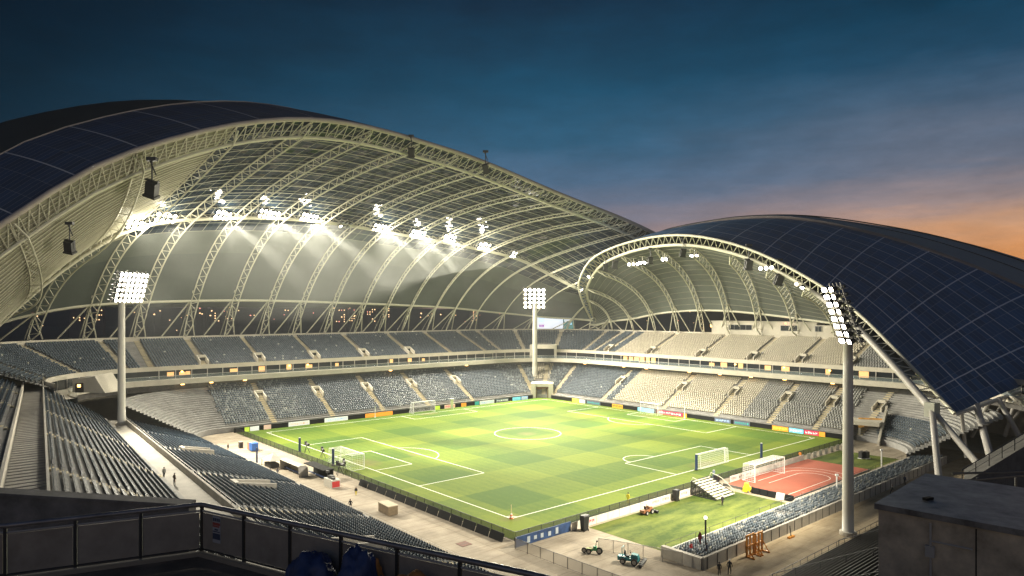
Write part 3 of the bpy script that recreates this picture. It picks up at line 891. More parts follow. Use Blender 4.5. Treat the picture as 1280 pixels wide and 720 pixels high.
# ------------------------------------------------------------------ roofs
def solar_mat(name, base, line, cu, cv, fu, fv, rough, lw=.16, fw=.035, tilt=.03):
    """blue cells in a metric uv grid: wide seams every cu x cv metres, fine cell lines every fu x fv"""
    m = bpy.data.materials.new(name); m.use_nodes = True
    t = m.node_tree; bs_ = t.nodes['Principled BSDF']; T = t.nodes.new; LK = t.links.new
    uvn = T('ShaderNodeUVMap'); sx = T('ShaderNodeSeparateXYZ'); LK(uvn.outputs[0], sx.inputs[0])
    def mth(op, a, b=None):
        n = T('ShaderNodeMath'); n.operation = op
        for i, x in enumerate((a, b)):
            if x is None: continue
            if isinstance(x, (int, float)): n.inputs[i].default_value = x
            else: LK(x, n.inputs[i])
        return n.outputs[0]
    def ln(o, c, wdt): return mth('LESS_THAN', mth('MULTIPLY', mth('FRACT', mth('ADD', mth('DIVIDE', o, c), 100)), c), wdt)
    seam = mth('MAXIMUM', ln(sx.outputs[0], cu, lw), ln(sx.outputs[1], cv, lw))
    fine = mth('MAXIMUM', ln(sx.outputs[0], fu, fw), ln(sx.outputs[1], fv, fw))
    # cell to cell variation
    wn = T('ShaderNodeTexWhiteNoise'); wn.noise_dimensions = '2D'
    cx_ = T('ShaderNodeCombineXYZ'); LK(mth('FLOOR', mth('DIVIDE', sx.outputs[0], fu)), cx_.inputs[0]); LK(mth('FLOOR', mth('DIVIDE', sx.outputs[1], fv)), cx_.inputs[1])
    LK(cx_.outputs[0], wn.inputs['Vector'])
    cr = T('ShaderNodeValToRGB'); LK(wn.outputs[0], cr.inputs[0])
    cr.color_ramp.elements[0].color = (*[x * .75 for x in base], 1); cr.color_ramp.elements[1].color = (*[x * 1.25 for x in base], 1)
    m1 = T('ShaderNodeMixRGB'); LK(mth('MULTIPLY', fine, .42), m1.inputs[0]); LK(cr.outputs[0], m1.inputs[1]); m1.inputs[2].default_value = (*line, 1)
    m2 = T('ShaderNodeMixRGB'); LK(mth('MULTIPLY', seam, .95), m2.inputs[0]); LK(m1.outputs[0], m2.inputs[1]); m2.inputs[2].default_value = (*line, 1)
    LK(m2.outputs[0], bs_.inputs['Base Color'])
    bs_.inputs['Roughness'].default_value = rough
    LK(mth('ADD', mth('MULTIPLY', wn.outputs[0], .1), rough - .05), bs_.inputs['Roughness'])
    # every pane sits at a slightly different angle
    g = T('ShaderNodeNewGeometry')
    sb_ = T('ShaderNodeVectorMath'); sb_.operation = 'SUBTRACT'; LK(wn.outputs['Color'], sb_.inputs[0]); sb_.inputs[1].default_value = (.5, .5, .5)
    sc_ = T('ShaderNodeVectorMath'); sc_.operation = 'SCALE'; LK(sb_.outputs[0], sc_.inputs[0]); sc_.inputs['Scale'].default_value = tilt
    ad_ = T('ShaderNodeVectorMath'); ad_.operation = 'ADD'; LK(g.outputs['Normal'], ad_.inputs[0]); LK(sc_.outputs[0], ad_.inputs[1])
    nn_ = T('ShaderNodeVectorMath'); nn_.operation = 'NORMALIZE'; LK(ad_.outputs[0], nn_.inputs[0]); LK(nn_.outputs[0], bs_.inputs['Normal'])
    return m
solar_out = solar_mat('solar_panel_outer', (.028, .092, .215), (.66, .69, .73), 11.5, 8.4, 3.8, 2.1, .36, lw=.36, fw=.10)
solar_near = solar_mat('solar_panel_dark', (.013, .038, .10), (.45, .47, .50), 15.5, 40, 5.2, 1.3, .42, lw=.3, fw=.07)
solar_in = solar_mat('solar_glass_underside', (.010, .02, .034), (.42, .42, .32), 4.1, 3.2, 2.05, 1.6, .085, lw=.12, fw=.03, tilt=.22)
ridge_m = mat('ridge_metal_sheet', (.20, .17, .165), .45, var=.15, scale=5)
cream_clad = mat('cream_roof_sheeting', (.26, .25, .185), .6, var=.1, scale=5)
membrane = mat('roof_membrane', (.098, .112, .098), .8, var=.14, scale=7)
def sheer(name, color, a):
    m = mat(name, color, .8, var=.1, scale=8); m.node_tree.nodes['Principled BSDF'].inputs['Alpha'].default_value = a; return m
membrane_low = sheer('sheer_roof_membrane', (.105, .122, .112), .78)

def bez(a, c, b_, n):
    a, c, b_ = Vector(a), Vector(c), Vector(b_)
    return [a * (1 - t)**2 + c * (2 * t * (1 - t)) + b_ * t * t for t in (i / n for i in range(n + 1))]
def truss(mb, top, bot, rt, rb, rl, bay):
    """two chords with zig-zag lacing; top and bot are matching polylines"""
    mb.tube(top, rt, 5); mb.tube(bot, rb, 5)
    top = [Vector(p) for p in top]; bot = [Vector(p) for p in bot]
    L_ = [0]
    for a, c in zip(top[:-1], top[1:]): L_.append(L_[-1] + (c - a).length)
    n = max(2, int(L_[-1] / bay))
    def onl(pl, s_):
        i = 0
        while i < len(L_) - 2 and L_[i + 1] < s_: i += 1
        t = (s_ - L_[i]) / max(1e-6, L_[i + 1] - L_[i]); return pl[i].lerp(pl[i + 1], t)
    for k in range(n):
        s0 = L_[-1] * k / n; s1 = L_[-1] * (k + .5) / n; s2 = L_[-1] * (k + 1) / n
        mb.tube([onl(bot, s0), onl(top, s1)], rl, 4, False); mb.tube([onl(top, s1), onl(bot, s2)], rl, 4, False)

# ---- left roof ---------------------------------------------------------------
roofL = thing('stadium_roof', 'huge arched roof of solar glass with open steel trusses over the far-left stand', 'roof', W(-30, 97, 25))
F_tab = [(-140, 10), (-130, 30), (-112, 49), (-85, 70.6), (-42, 86), (4, 83.8), (50, 74), (96.5, 63.5), (125, 52)]
def F_pt(u): return W(u, 57.4 - .1056 * (u + 112), catmull(F_tab, u))
M_tab = [(-124, 80, 10), (-116, 80, 20), (-108, 80, 31), (-92, 80, 47.4), (-77, 80, 57.6), (-53.5, 80, 62.4), (-25, 80, 64), (8, 80, 62), (40, 77, 58.6), (59, 72, 54.8), (70, 65, 48.5), (76.5, 58, 43.6), (96, 54, 39), (112, 50, 33)]
def M_pt(u):
    v, z = catmull(M_tab, u); return W(u, v, z)
feet = [-124, -113, -101, -88, -75, -61, -48.6, -37, -25.7, -14, -2, 8, 18.4, 30, 39.6, 51.6, 65, 79, 96, 112]
Ms = [-119, -105, -90, -77, -64, -50, -36, -22, -10, 2, 14, 25, 36, 47, 56, 64, 70, 76, 92, 106]
Fs = [-129, -108, -83, -60, -40, -22, -6, 8, 19, 31, 43, 54, 66, 76, 84, 91, 98, 104, 111, 119]
def B_pt(u, z=25.0):
    if u < 49: return W(u, 96.0, z)
    t = (u - 49) / 47.0; return W(49 + 47 * math.sin(t), 49 + 47 * math.cos(t), z)
def qmap(tab, q):
    return catmull([(i, x) for i, x in enumerate(tab)], q)
NB, NF = 14, 12
def secL(q):
    Bq, Mq, Fq = B_pt(qmap(feet, q)), M_pt(qmap(Ms, q)), F_pt(qmap(Fs, q))
    c = Bq.lerp(Mq, .30); c.z = Bq.z + (Mq.z - Bq.z) * .72
    lowr = bez(Bq, c, Mq, NB)
    tang = (Mq - c).normalized()
    dist = (Fq - Mq).length
    c2 = Mq + tang * dist * .42
    c2.z = min(c2.z, Fq.z + 3)
    upr = bez(Mq, c2, Fq, NF)
    return lowr, upr
SUB = 3
qs = [i / SUB for i in range((len(feet) - 1) * SUB + 1)]
secs = [secL(q) for q in qs]
K0 = 3                                        # membrane starts at the ring pipe
KM = 9
b = MB(); b.grid([s_[0][K0:KM] for s_ in secs]); b.build('sheer_membrane', membrane_low, roofL, smooth=True)
b = MB(); b.grid([s_[0][KM - 1:12] for s_ in secs]); b.build('membrane', membrane, roofL, smooth=True)
cut = 3 * SUB
b = MB(); b.grid([s_[0][11:] + s_[1][1:] for s_ in secs[:cut + 1]]); b.build('cream_sheeting', cream_clad, roofL, smooth=True)
b = MB(); b.grid([s_[0][11:] + s_[1][1:] for s_ in secs[cut:]]); b.build('solar_glass_ceiling', solar_in, roofL, smooth=True)
# purlins under the ceiling
b = MB()
for k in range(0, NF, 1):
    for f_ in (0,):
        b.tube([s_[1][k].lerp(s_[1][min(k + 1, NF)], f_) - Vector((0, 0, .35)) for s_ in secs], .07, 4)
b.build('ceiling_purlins', steel_cream, roofL)
b = MB()
for k in range(0, NF):
    for f_ in (.33, .67): b.tube([s_[1][k].lerp(s_[1][k + 1], f_) - Vector((0, 0, .4)) for s_ in secs[:cut + 1]], .11, 4)
b.build('cream_bay_purlins', steel_cream, roofL)
# ring pipe at the membrane foot and the light bridge
b = MB(); b.tube([s_[0][K0] for s_ in secs], .42, 7); b.build('ring_pipe', steel_cream, roofL)
b = MB()
brl = [M_pt(qmap(Ms, q)) - Vector((0, 0, 1.6)) for q in qs]
b.tube(brl, .55, 8)
truss(b, [p + Vector((0, 0, 1.8)) for p in brl], [p + W(0, -1.6, 0) - W(0, 0, 0) for p in brl], .14, .16, .09, 3.0)
b.build('light_bridge', steel_cream, roofL)
def inward_off(pts, centre, dep):
    """the second chord of a rib: pushed from the roof skin towards the inside of the bowl"""
    out = []
    n = len(pts)
    for i, p in enumerate(pts):
        t = (pts[min(i + 1, n - 1)] - pts[max(i - 1, 0)]).normalized()
        to = (centre - p); to = to - t * to.dot(t); to.normalize()
        k = dep * (1 if 0 < i < n - 1 else .35)
        out.append(p + to * k)
    return out
cenL = W(-10, 20, 15)
for i in range(len(feet)):
    lo, hi = secL(i)
    pts = lo + hi[1:]
    pts = [p + (cenL - p).normalized() * .5 for p in pts]
    b = MB(); truss(b, pts, inward_off(pts, cenL, 2.5), .20, .22, .10, 2.9)
    b.build('rib_truss', steel_cream, roofL)
    # raking legs below the ring pipe
    b = MB()
    p0 = lo[K0]; ft = lo[0]
    for du in (-5.5, 4.0): b.tube([B_pt(feet[i] + du, 25.0) + (W(0, 1.5, 0) - W(0, 0, 0)), p0], .22, 5)
    b.tube([ft + (W(0, 3.0, 0) - W(0, 0, 0)), lo[K0 + 1]], .16, 5)
    b.build('raking_strut', steel_cream, roofL)
# front arch: rim tube, second chord, lacing
Fq = [F_pt(qmap(Fs, q)) for q in qs]
b = MB(); b.tube([p + Vector((0, 0, .5)) for p in Fq], .7, 8); b.build('rim_tube', fascia_m, roofL, smooth=True)
b = MB()
chord = []
for s_, p in zip(secs, Fq):
    back = (s_[1][-3] - s_[1][-1]).normalized()
    chord.append(p + back * 3.6 - Vector((0, 0, 2.6)))
b.tube(chord, .5, 7)
truss(b, Fq, chord, .2, .2, .13, 2.6)
b.build('arch_truss', steel_cream, roofL)
# outer skin
def R1_pt(q):
    p = F_pt(qmap(Fs, q)); k = min(1, q / 15)
    return p + Vector((-19.6, 4, 8.0 - 5.5 * k))
def R2_pt(q):
    p = R1_pt(q); k = min(1, q / 15)
    return p + Vector((-21, 9, 5.5 - 9 * k))
def outer(q):
    f, r1, r2 = F_pt(qmap(Fs, q)) + Vector((0, 0, 1.1)), R1_pt(q), R2_pt(q)
    c = f.lerp(r1, .5) + Vector((0, 0, .9))
    return f, c, r1, r2
o_ = [outer(q) for q in qs]
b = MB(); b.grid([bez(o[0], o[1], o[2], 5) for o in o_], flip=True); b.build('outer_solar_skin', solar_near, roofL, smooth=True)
b = MB(); b.grid([bez(o[2] - Vector((0, 0, .6)), o[2].lerp(o[3], .5) + Vector((0, 0, .4)), o[3], 4) for o in o_], flip=True); b.build('upper_roof_skin', mat('roof_back_sheet', (.02, .03, .035), .6, var=.2, scale=9), roofL, smooth=True)
b = MB()
rows = []
for q, o in zip(qs, o_):
    e_ = B_pt(qmap(feet, q), 26) + (W(0, 7, 0) - W(0, 0, 0))
    rows.append(bez(o[3], o[3].lerp(e_, .4) + Vector((0, 0, 22)), e_ + Vector((0, 0, 8)), 8))
b.grid(rows, flip=True); b.build('back_roof_skin', MATS['roof_back_sheet'], roofL, smooth=True)
b = MB(); b.tube([o[2] + Vector((0, 0, .1)) for o in o_], .18, 5); b.build('ridge_edge', fascia_m, roofL)

# ---- right roof ---------------------------------------------------------------
roofR = thing('stadium_roof', 'arched roof with dark blue solar panels over the far-right stand, cream ribs beneath', 'roof', W(99, 0, 25))
E_tab = [(0, 741, 404, 292), (1, 727, 374, 277), (2, 724.5, 350, 262), (3, 745, 320, 249), (4, 800, 299.5, 231), (5, 862, 294.5, 213), (6, 932, 310, 197), (7, 1002, 343, 182), (8, 1066, 386, 169), (9, 1132, 451, 154), (10, 1193, 517, 144)]
C_tab = [(0, 744, 404, 294), (1, 735, 374, 279), (2, 735, 356, 264), (3, 755, 329, 251), (4, 803, 311, 233), (5, 862, 306.5, 215), (6, 930, 321, 199), (7, 998, 353, 184), (8, 1058, 397, 170), (9, 1112, 452, 154), (10, 1165, 512, 142)]
Rr_tab = [(0, 790, 318, 300), (1, 800, 305, 290), (2, 815, 297, 280), (3, 830, 290, 270), (4, 870, 282, 258), (5, 925, 274, 247), (6, 990, 274, 236), (7, 1065, 287, 223), (8, 1160, 313.5, 208), (9, 1282, 362, 194), (10, 1425, 436, 178)]
S_tab = [(0, 800, 316, 330), (1, 812, 302, 322), (2, 828, 294, 314), (3, 845, 287, 306), (4, 890, 278, 296), (5, 945, 272, 286), (6, 1012, 272, 276), (7, 1092, 281, 266), (8, 1190, 299, 254), (9, 1300, 331, 240), (10, 1440, 385, 226)]
def tabpt(tab, q): return P(*catmull(tab, q))
q10 = [i / 4 for i in range(41)]
E_ = [tabpt(E_tab, q) for q in q10]; C_ = [tabpt(C_tab, q) for q in q10]; R_ = [tabpt(Rr_tab, q) for q in q10]; S_ = [tabpt(S_tab, q) for q in q10]
b = MB()
rows = []
for q, e_, r_ in zip(q10, E_, R_):
    c = e_.lerp(r_, .5) + Vector((0, 0, 2.2)); rows.append(bez(e_, c, r_, 14))
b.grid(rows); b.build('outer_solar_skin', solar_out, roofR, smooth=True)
b = MB()
b.grid([[r_ + Vector((0, 0, -1.2)), r_ + Vector((.2, .2, .9))] + bez(r_ + Vector((.4, .4, .9)), r_.lerp(s_, .5) + Vector((0, 0, 1.4)), s_, 5)[1:] for r_, s_ in zip(R_, S_)])
b.build('ridge_sheeting', ridge_m, roofR, smooth=False)
b = MB()
for off, rr in ((.02, .65), (.42, .3), (.8, .25)):
    b.tube([r_.lerp(s_, off) + Vector((0, 0, .9 if off > .1 else .1)) for r_, s_ in zip(R_, S_)], rr, 5)
b.build('ridge_gutter', black_pl, roofR)
b = MB(); b.grid([bez(s_, s_ + Vector((25, 25, 0)), Vector((s_.x + 45, s_.y + 40, 12)), 6) for s_ in S_]); b.build('back_roof_skin', MATS['roof_back_sheet'], roofR, smooth=True)
b = MB(); b.tube([p + Vector((0, 0, .05)) for p in E_], .42, 7); b.build('rim_tube', steel_cream, roofR, smooth=True)
b = MB(); b.tube(C_, .5, 7); truss(b, E_, C_, .2, .2, .13, 2.8); b.build('arch_truss', steel_cream, roofR)
b = MB()                                        # heavy lower leg of the arch
b.tube(C_[29:], .62, 10, r2=.85); b.build('arch_leg', steel_grey, roofR, smooth=True)
# ceiling from the rim of the stand to the arch
foots = [66, 55, 44, 33, 22, 11, 0, -12, -25, -39, -52, -66, -80]
def D_pt(v, z=25.0):
    if v > 49:
        t = (v - 49) / 47.0; return W(49 + 47 * math.cos(t), 49 + 47 * math.sin(t), z)
    return W(96.0, v, z)
qa = [0.15, 1.0, 1.8, 2.7, 3.5, 4.3, 5.05, 5.8, 6.5, 7.2, 7.9, 8.6, 9.4]
def secR(i):
    f = D_pt(qmap(foots, i)); a = tabpt(C_tab, qmap(qa, i))
    c = f.lerp(a, .12); c.z = f.z + max(6, (a.z - f.z) * .80)
    return bez(f, c, a, 16)
sR = [secR(i / 3) for i in range((len(foots) - 1) * 3 + 1)]
b = MB(); b.grid([s_[3:] for s_ in sR]); b.build('membrane_ceiling', membrane, roofR, smooth=True)
b = MB(); b.tube([s_[3] - Vector((0, 0, .2)) for s_ in sR], .4, 7); b.build('ring_pipe', steel_cream, roofR)
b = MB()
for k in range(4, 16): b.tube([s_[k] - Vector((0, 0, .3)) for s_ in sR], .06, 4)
b.build('ceiling_purlins', mat('shaded_purlin_steel', (.36, .34, .27), .6), roofR)  # darkened copy of the cream steel, ceiling shade put into its colour
cenR = W(20, 0, 12)
for i in range(len(foots)):
    pts = [p + (cenR - p).normalized() * .5 for p in secR(i)]
    b = MB(); truss(b, pts, inward_off(pts, cenR, 2.6), .18, .24, .10, 2.9); b.build('rib_truss', steel_cream, roofR)
    b = MB()
    for du in (-4.5, 4.5): b.tube([D_pt(foots[i] + du, 25.0), secR(i)[4]], .2, 5)
    b.build('raking_strut', steel_cream, roofR)
# eave and its raking supports at the near end
eave0, eave1 = E_[-1], tabpt(Rr_tab, 10)
def eav(t): return eave0.lerp(eave1, t)
b = MB(); b.tube([eav(t / 8) - Vector((0, 0, .25)) for t in range(9)], .45, 6); b.build('eave_beam', steel_grey, roofR)
node = C_[-1]
b = MB(); b.box(node, (1.9, 2.2, 3.0), R(25)); b.build('arch_bearing', mat('bearing_steel', (.36, .37, .31), .6), roofR)
def ground_at(px, py, z=0): return G(px, py, z)
legs = [(node, G(1174, 602, 1.0), .62), (node + Vector((.8, .6, -.6)), G(1232, 592, 3.0), .62),
        (eav(.10), P(1243, 590, 132), .70), (eav(.03), P(1208, 572, 145), .40), (eav(.16), P(1215, 545, 160), .45),
        (eav(.20), P(1290, 575, 138), .55), (eav(.34), P(1296, 560, 142), .75), (eav(.30), P(1256, 545, 158), .42),
        (eav(.48), P(1300, 530, 150), .5), (eav(.42), P(1262, 530, 165), .4), (eav(.6), P(1330, 560, 140), .7)]
for a, c, r in legs:
    b = MB(); b.tube([a, c], r, 9); b.build('raking_column', steel_grey, roofR, smooth=True)
b = MB()
for a, c in ((.05, .25), (.25, .45), (.45, .65)):
    p, q = eav(a), eav(c); m = (p + q) / 2 - Vector((0, 0, 5))
    b.tube([p, m], .22, 6); b.tube([m, q], .22, 6)
b.build('eave_bracing', steel_grey, roofR)

# ------------------------------------------------------------------ floodlights
def lamp_mesh(r=.5, lens=None):
    b = MB()
    n = 12
    # can: local -y is the beam direction
    b.tube([(0, .55, 0), (0, .35, 0), (0, -.05, 0), (0, -.2, 0)], r * .55, n, True)
    b.v = [(x * (1 if y > .5 else 1.5 if y > .3 else 1.85), y, z * (1 if y > .5 else 1.5 if y > .3 else 1.85)) for x, y, z in b.v]
    b.k = 1
    vs = [(0, -.24, 0)] + [(r * .93 * math.cos(2 * math.pi * k / n), -.215, r * .93 * math.sin(2 * math.pi * k / n)) for k in range(n)]
    b.add(vs, [(0, 1 + (k + 1) % n, 1 + k) for k in range(n)])
    return b
lamp_src = None
def lamp_part(parent, M, r=.55, lit=True):
    global lamp_src
    var_ = random.choice((0, 0, 1, 1, 2, 2, 3)) if lit else 0
    key = (r, lit, var_)
    if lamp_src is None: lamp_src = {}
    if key not in lamp_src:
        o = lamp_mesh(r).build('floodlight', [black_pl, lens_v[var_] if lit else lens_dim], parent, local=True)
        o.matrix_local = M; lamp_src[key] = o; return o
    return inst(lamp_src[key], parent, M)
def aim_rot(src, tgt):
    d = (Vector(tgt) - Vector(src)).normalized()
    return d.to_track_quat('-Y', 'Z').to_matrix().to_4x4()
def spot(name, loc, tgt, watts, size, blend=.5, col=(1, .92, .73), rad=1.2, parent=None):
    l = bpy.data.lights.new(name, 'SPOT'); l.energy = watts; l.spot_size = R(size); l.spot_blend = blend
    l.color = col; l.shadow_soft_size = rad
    o = bpy.data.objects.new(name, l); COL.objects.link(o); o.location = loc
    o.rotation_euler = (Vector(tgt) - Vector(loc)).to_track_quat('-Z', 'Y').to_euler()
    return o
def bank(loc, tgt, rows, cols, dx, dz, r, label, group, unlit=(), watts=BANK_W, size=75, cat='floodlights', drop=1.4, beam=None):
    t = thing('floodlight_bank', label, cat, loc, 0, group)
    rm = aim_rot(loc, tgt)
    b = MB()
    wd, ht = cols * dx, rows * dz
    for rr in range(rows): b.box((0, .62, (rr - (rows - 1) / 2) * dz), (wd, .14, .16))
    for cc in (-wd / 2 + .1, 0, wd / 2 - .1): b.box((cc, .74, 0), (.14, .1, ht + .2))
    f = b.build('frame', steel_grey, t, local=True); f.matrix_local = rm
    b = MB(); b.tube([(0, 0, 0), (0, 0, drop)], .1, 5); b.tube([(-1, 0, drop), (1, 0, drop)], .1, 5)
    b.build('hanger', steel_cream, t, local=True)
    for rr in range(rows):
        for cc in range(cols):
            p = rm @ Vector(((cc - (cols - 1) / 2) * dx, 0, (rr - (rows - 1) / 2) * dz))
            lamp_part(t, Matrix.Translation(p) @ rm, r, (rr, cc) not in unlit)
    if watts:
        d = (Vector(tgt) - Vector(loc)).normalized()
        o = spot('flood_wide', Vector(loc) + d * .9, tgt, watts, size, 1.0)
        if beam:
            lt = bpy.data.lights.new('lamp_spill', 'POINT'); lt.energy = SPILL_W; lt.color = (1, .92, .73); lt.shadow_soft_size = .9
            lo = bpy.data.objects.new('lamp_spill', lt); COL.objects.link(lo); lo.location = Vector(loc) + d * 2.5 + Vector((0, 0, .5))
        if beam: spot('flood_beam', Vector(loc) + d * .9, tgt if beam is True else beam, watts / BANK_W * BEAM_W, 15, .8, rad=.5)
    return t
ordinal = ['first', 'second', 'third', 'fourth', 'fifth', 'sixth', 'seventh', 'eighth', 'ninth', 'tenth', 'eleventh', 'twelfth', 'thirteenth', 'fourteenth', 'fifteenth']
bridge = [(168, 281, 3, 187.5), (207, 272, 4, 192.5), (278, 269, 4, 203), (336, 268, 5, 212), (386, 272, 5, 221), (432, 281, 3, 229.5), (476, 285, 5, 238), (522, 292, 5, 248), (562, 298, 4, 255), (605, 308, 4, 262), (642, 318, 2, 268)]
aims = [(-36, 2), (-26, -14), (-8, 8), (2, -18), (18, 0), (0, 30), (32, -12), (42, 6), (48, -24), (54, -8), (60, 10)]
for k, (px, py, cols, Y) in enumerate(bridge):
    loc = P(px, py, Y)
    dim = k == 5
    bank(loc, W(*aims[k]), 2, cols, 1.75, 1.7, .60, 'bank of %d floodlights on the left roof bridge, %s from the left%s' % (2 * cols, ordinal[k], ', mostly dark' if dim else ''),
         'floodlight banks along the light bridge', unlit=[(r_, c_) for r_ in range(2) for c_ in range(cols)][1:] if dim else (), watts=0 if dim else BANK_W * cols / 4, size=130, beam=k not in (5, 10))
archl = [(727, 361, 1, 1, 272), (738, 346, 2, 1, 260), (792, 330, 3, 1, 236), (803, 328, 2, 1, 232), (831, 324, 2, 1, 223), (868, 319, 2, 1, 213), (958, 335, 3, 1, 192), (996, 355, 1, 1, 184), (1003, 359, 1, 1, 182)]
aimr = [(20, 40), (-70, 10), (-95, -25), (0, 0), (-90, 25), (20, -20), (-100, -50), (-60, -40), (30, -45)]
for k, (px, py, cols, rows, Y) in enumerate(archl):
    loc = P(px, py, Y)
    bank(loc, W(*aimr[k]), rows, cols, 1.6, 1.5, .58, 'small floodlight cluster of %d lamps under the right arch truss, %s from its far end' % (cols * rows, ordinal[k]),
         'floodlights under the right arch', watts=ARCH_W * (.35 + .3 * cols), size=80, drop=2.0)

def mast(name_label, base, top_z, head_c, head_rows, head_cols, dx, dz, r, tgt, r0, r1, tilt, watts, aim=None, cone=140, group='floodlight masts'):
    t = thing('floodlight_mast', name_label, 'floodlight mast', base, 0, group)
    b = MB(); b.tube([base, base + Vector((0, 0, .5))], r0 * 1.5, 14)
    b.build('base_flange', concrete_pale, t)
    cols_x = head_cols if isinstance(head_cols, list) else [(c_ - (head_cols - 1) / 2) * dx for c_ in range(head_cols)]
    head_cols = len(cols_x)
    n = 8
    b = MB()
    pts = [base + Vector((0, 0, .4 + (top_z - base.z) * i / n)) for i in range(n + 1)]
    b.tube(pts, r0, 16, True, r1); b.build('pole', mast_m, t, smooth=True)
    head_c = Vector(head_c)
    d = (Vector(tgt) - head_c); d.z = 0; d.normalize()
    tl = Vector((d.x * math.cos(tilt), d.y * math.cos(tilt), -math.sin(tilt)))
    rm = tl.to_track_quat('-Y', 'Z').to_matrix().to_4x4()
    H = head_c - base
    wd, ht = max(cols_x) - min(cols_x) + dx, head_rows * dz
    b = MB()
    for rr in range(head_rows): b.box((0, .7, (rr - (head_rows - 1) / 2) * dz - .1), (wd, .16, .18))
    for cc in range(4): b.box(((cc / 3 - .5) * (wd - .4), .84, 0), (.16, .12, ht + .3))
    for rr in range(head_rows): b.box((0, 1.15, (rr - (head_rows - 1) / 2) * dz - .35), (wd + .3, .9, .05))
    f = b.build('head_frame', steel_grey, t, local=True); f.matrix_local = Matrix.Translation(H) @ rm
    for rr in range(head_rows):
        b = MB()
        zz = (rr - (head_rows - 1) / 2) * dz - .05
        b.box((0, 1.3, zz), (wd - .5, .3, .22))
        for cx_ in cols_x: b.box((cx_ + .1, 1.32, zz), (.5, .5, .45))
        f = b.build('ballast_row', steel_dark, t, local=True); f.matrix_local = Matrix.Translation(H) @ rm
    for rr in range(head_rows):
        for cx_ in cols_x:
            p = H + (rm @ Vector((cx_, 0, (rr - (head_rows - 1) / 2) * dz)))
            lamp_part(t, Matrix.Translation(p) @ rm, r)
    spot('mast_beam', head_c + tl * 1.2, W(0, 0) if aim is None else aim, watts, cone, .7, rad=2.5)
    return t
bl = G(152, 531, 7.0)
mast('tall cream floodlight mast on the pale walkway of the left stand, lamps seen square on', bl, 40.5, P(164, 359.5, bl.y - .5), 6, 7, 1.12, 1.2, .43, W(-40, -40), .85, .66, R(17), MAST_W, W(-40, -25), 128)
bf = P(668.5, 490, 268)
mast('slim distant floodlight mast standing at the far corner of the pitch', bf, 40, P(668, 373, 267), 5, 5, 1.75, 1.7, .62, W(0, 0), 1.05, .8, R(15), MAST_W * 1.1)
br_ = G(1060, 668, 0)
tt = mast('nearest thick floodlight mast on the sand walkway, lamp head seen from its side', br_, 27.8, P(1049, 394, 99.5), 8, [-2.7, -1.95, -1.2, .5, 1.25], .93, 1.14, .40, Vector((-60, 112, 0)), .80, .66, R(18), MAST_W * .8, W(-25, -28), 132)

# dark stage lamps and speakers hung under the roof edges
def hung_lamp(loc, sc, label, rot=0, lean=20):
    t = thing('hanging_spotlight', label, 'spotlight', loc, rot, 'dark units hung under the roof edges')
    b = MB(); b.tube([(0, 0, 0), (0, 0, 1.9 * sc)], .07 * sc, 5); b.tube([(.35 * sc, 0, .6 * sc), (-.2 * sc, 0, 1.9 * sc)], .06 * sc, 5)
    b.box((0, 0, 1.95 * sc), (.8 * sc, .4 * sc, .3 * sc)); b.build('hanger', steel_dark, t, local=True)
    b = MB()
    M = Matrix.Rotation(R(lean), 3, 'Y') @ Matrix.Rotation(R(25), 3, 'X')
    b.box((0, 0, -.55 * sc), (.85 * sc, .7 * sc, 1.15 * sc), M=M)
    b.build('housing', black_pl, t, local=True)
    b = MB(); b.box(M @ Vector((0, 0, -.62 * sc)) + Vector((0, 0, -.55 * sc)), (1.05 * sc, .85 * sc, .2 * sc), M=M)
    b.build('hood', black_pl, t, local=True)
    b = MB()
    for x in (-.48, .48): b.box((x * sc, 0, -.3 * sc), (.07 * sc, .25 * sc, .9 * sc), M=M)
    b.box((0, 0, .12 * sc), (1.1 * sc, .3 * sc, .08 * sc), M=M)
    b.build('yoke', steel_dark, t, local=True)
    return t
for px, py, Y, sc, lean, lab in ((190, 228, 165, 2.9, 20, 'large dark spotlight unit hanging below the left arch truss'), (87, 302, 160, 2.2, 12, 'dark spotlight unit hanging lowest on the left arch truss'),
                           (514, 186, 206, 2.0, 5, 'small dark speaker hung near the top of the left arch rim'), (607, 206, 219, 2.2, -15, 'small dark speaker hung on the right shoulder of the left arch rim'),
                           (757, 331, 249, 1.8, 0, 'dark unit beside its twin at the far end of the right arch'), (769, 327, 245, 2.0, 5, 'dark unit nearer its lit neighbour at the far end of the right arch'),
                           (813, 322, 229, 1.6, 0, 'dark unit between two lit lamps of the right arch'), (854, 312, 216, 1.8, 8, 'dark unit left of the lit pair at the top of the right arch'),
                           (936, 325, 197, 2.2, 0, 'black spotlight hanging left of the lit triple on the right arch'), (974, 344, 189, 2.2, 10, 'black spotlight hanging right of the lit triple on the right arch')):
    hung_lamp(P(px, py, Y), sc, lab, lean=lean)

# ------------------------------------------------------------------ scoreboard, cabin, tunnel
sb = W(62, 87, 25.3)
a_, b_ = P(671, 412.5, 309), P(718, 412.5, 309)
t = thing('scoreboard', 'lit rectangular scoreboard screen on the rim of the far corner', 'scoreboard', (a_ + b_) / 2)
hz = 6.0; wd = (b_ - a_).length
b = MB(); b.box((0, .5, hz / 2), (wd + .6, .9, hz + .5)); 
for x in (-wd * .35, wd * .35): b.box((x, .8, -1.3), (.5, .5, 2.8))
b.build('cabinet', steel_dark, t, local=True)
scr_w = mat('screen_white', (.8, .8, .85), .4, var=0, emit=(.86, .92, 1), es=.85)
scr_b = mat('screen_blue', (.3, .6, .8), .4, var=0, emit=(.35, .62, .85), es=1.0)
scr_d = mat('screen_dark', (.02, .06, .06), .4, var=0, emit=(.06, .22, .2), es=.8)
scr_p = mat('screen_purple', (.3, .1, .35), .4, var=0, emit=(.35, .12, .4), es=1.0)
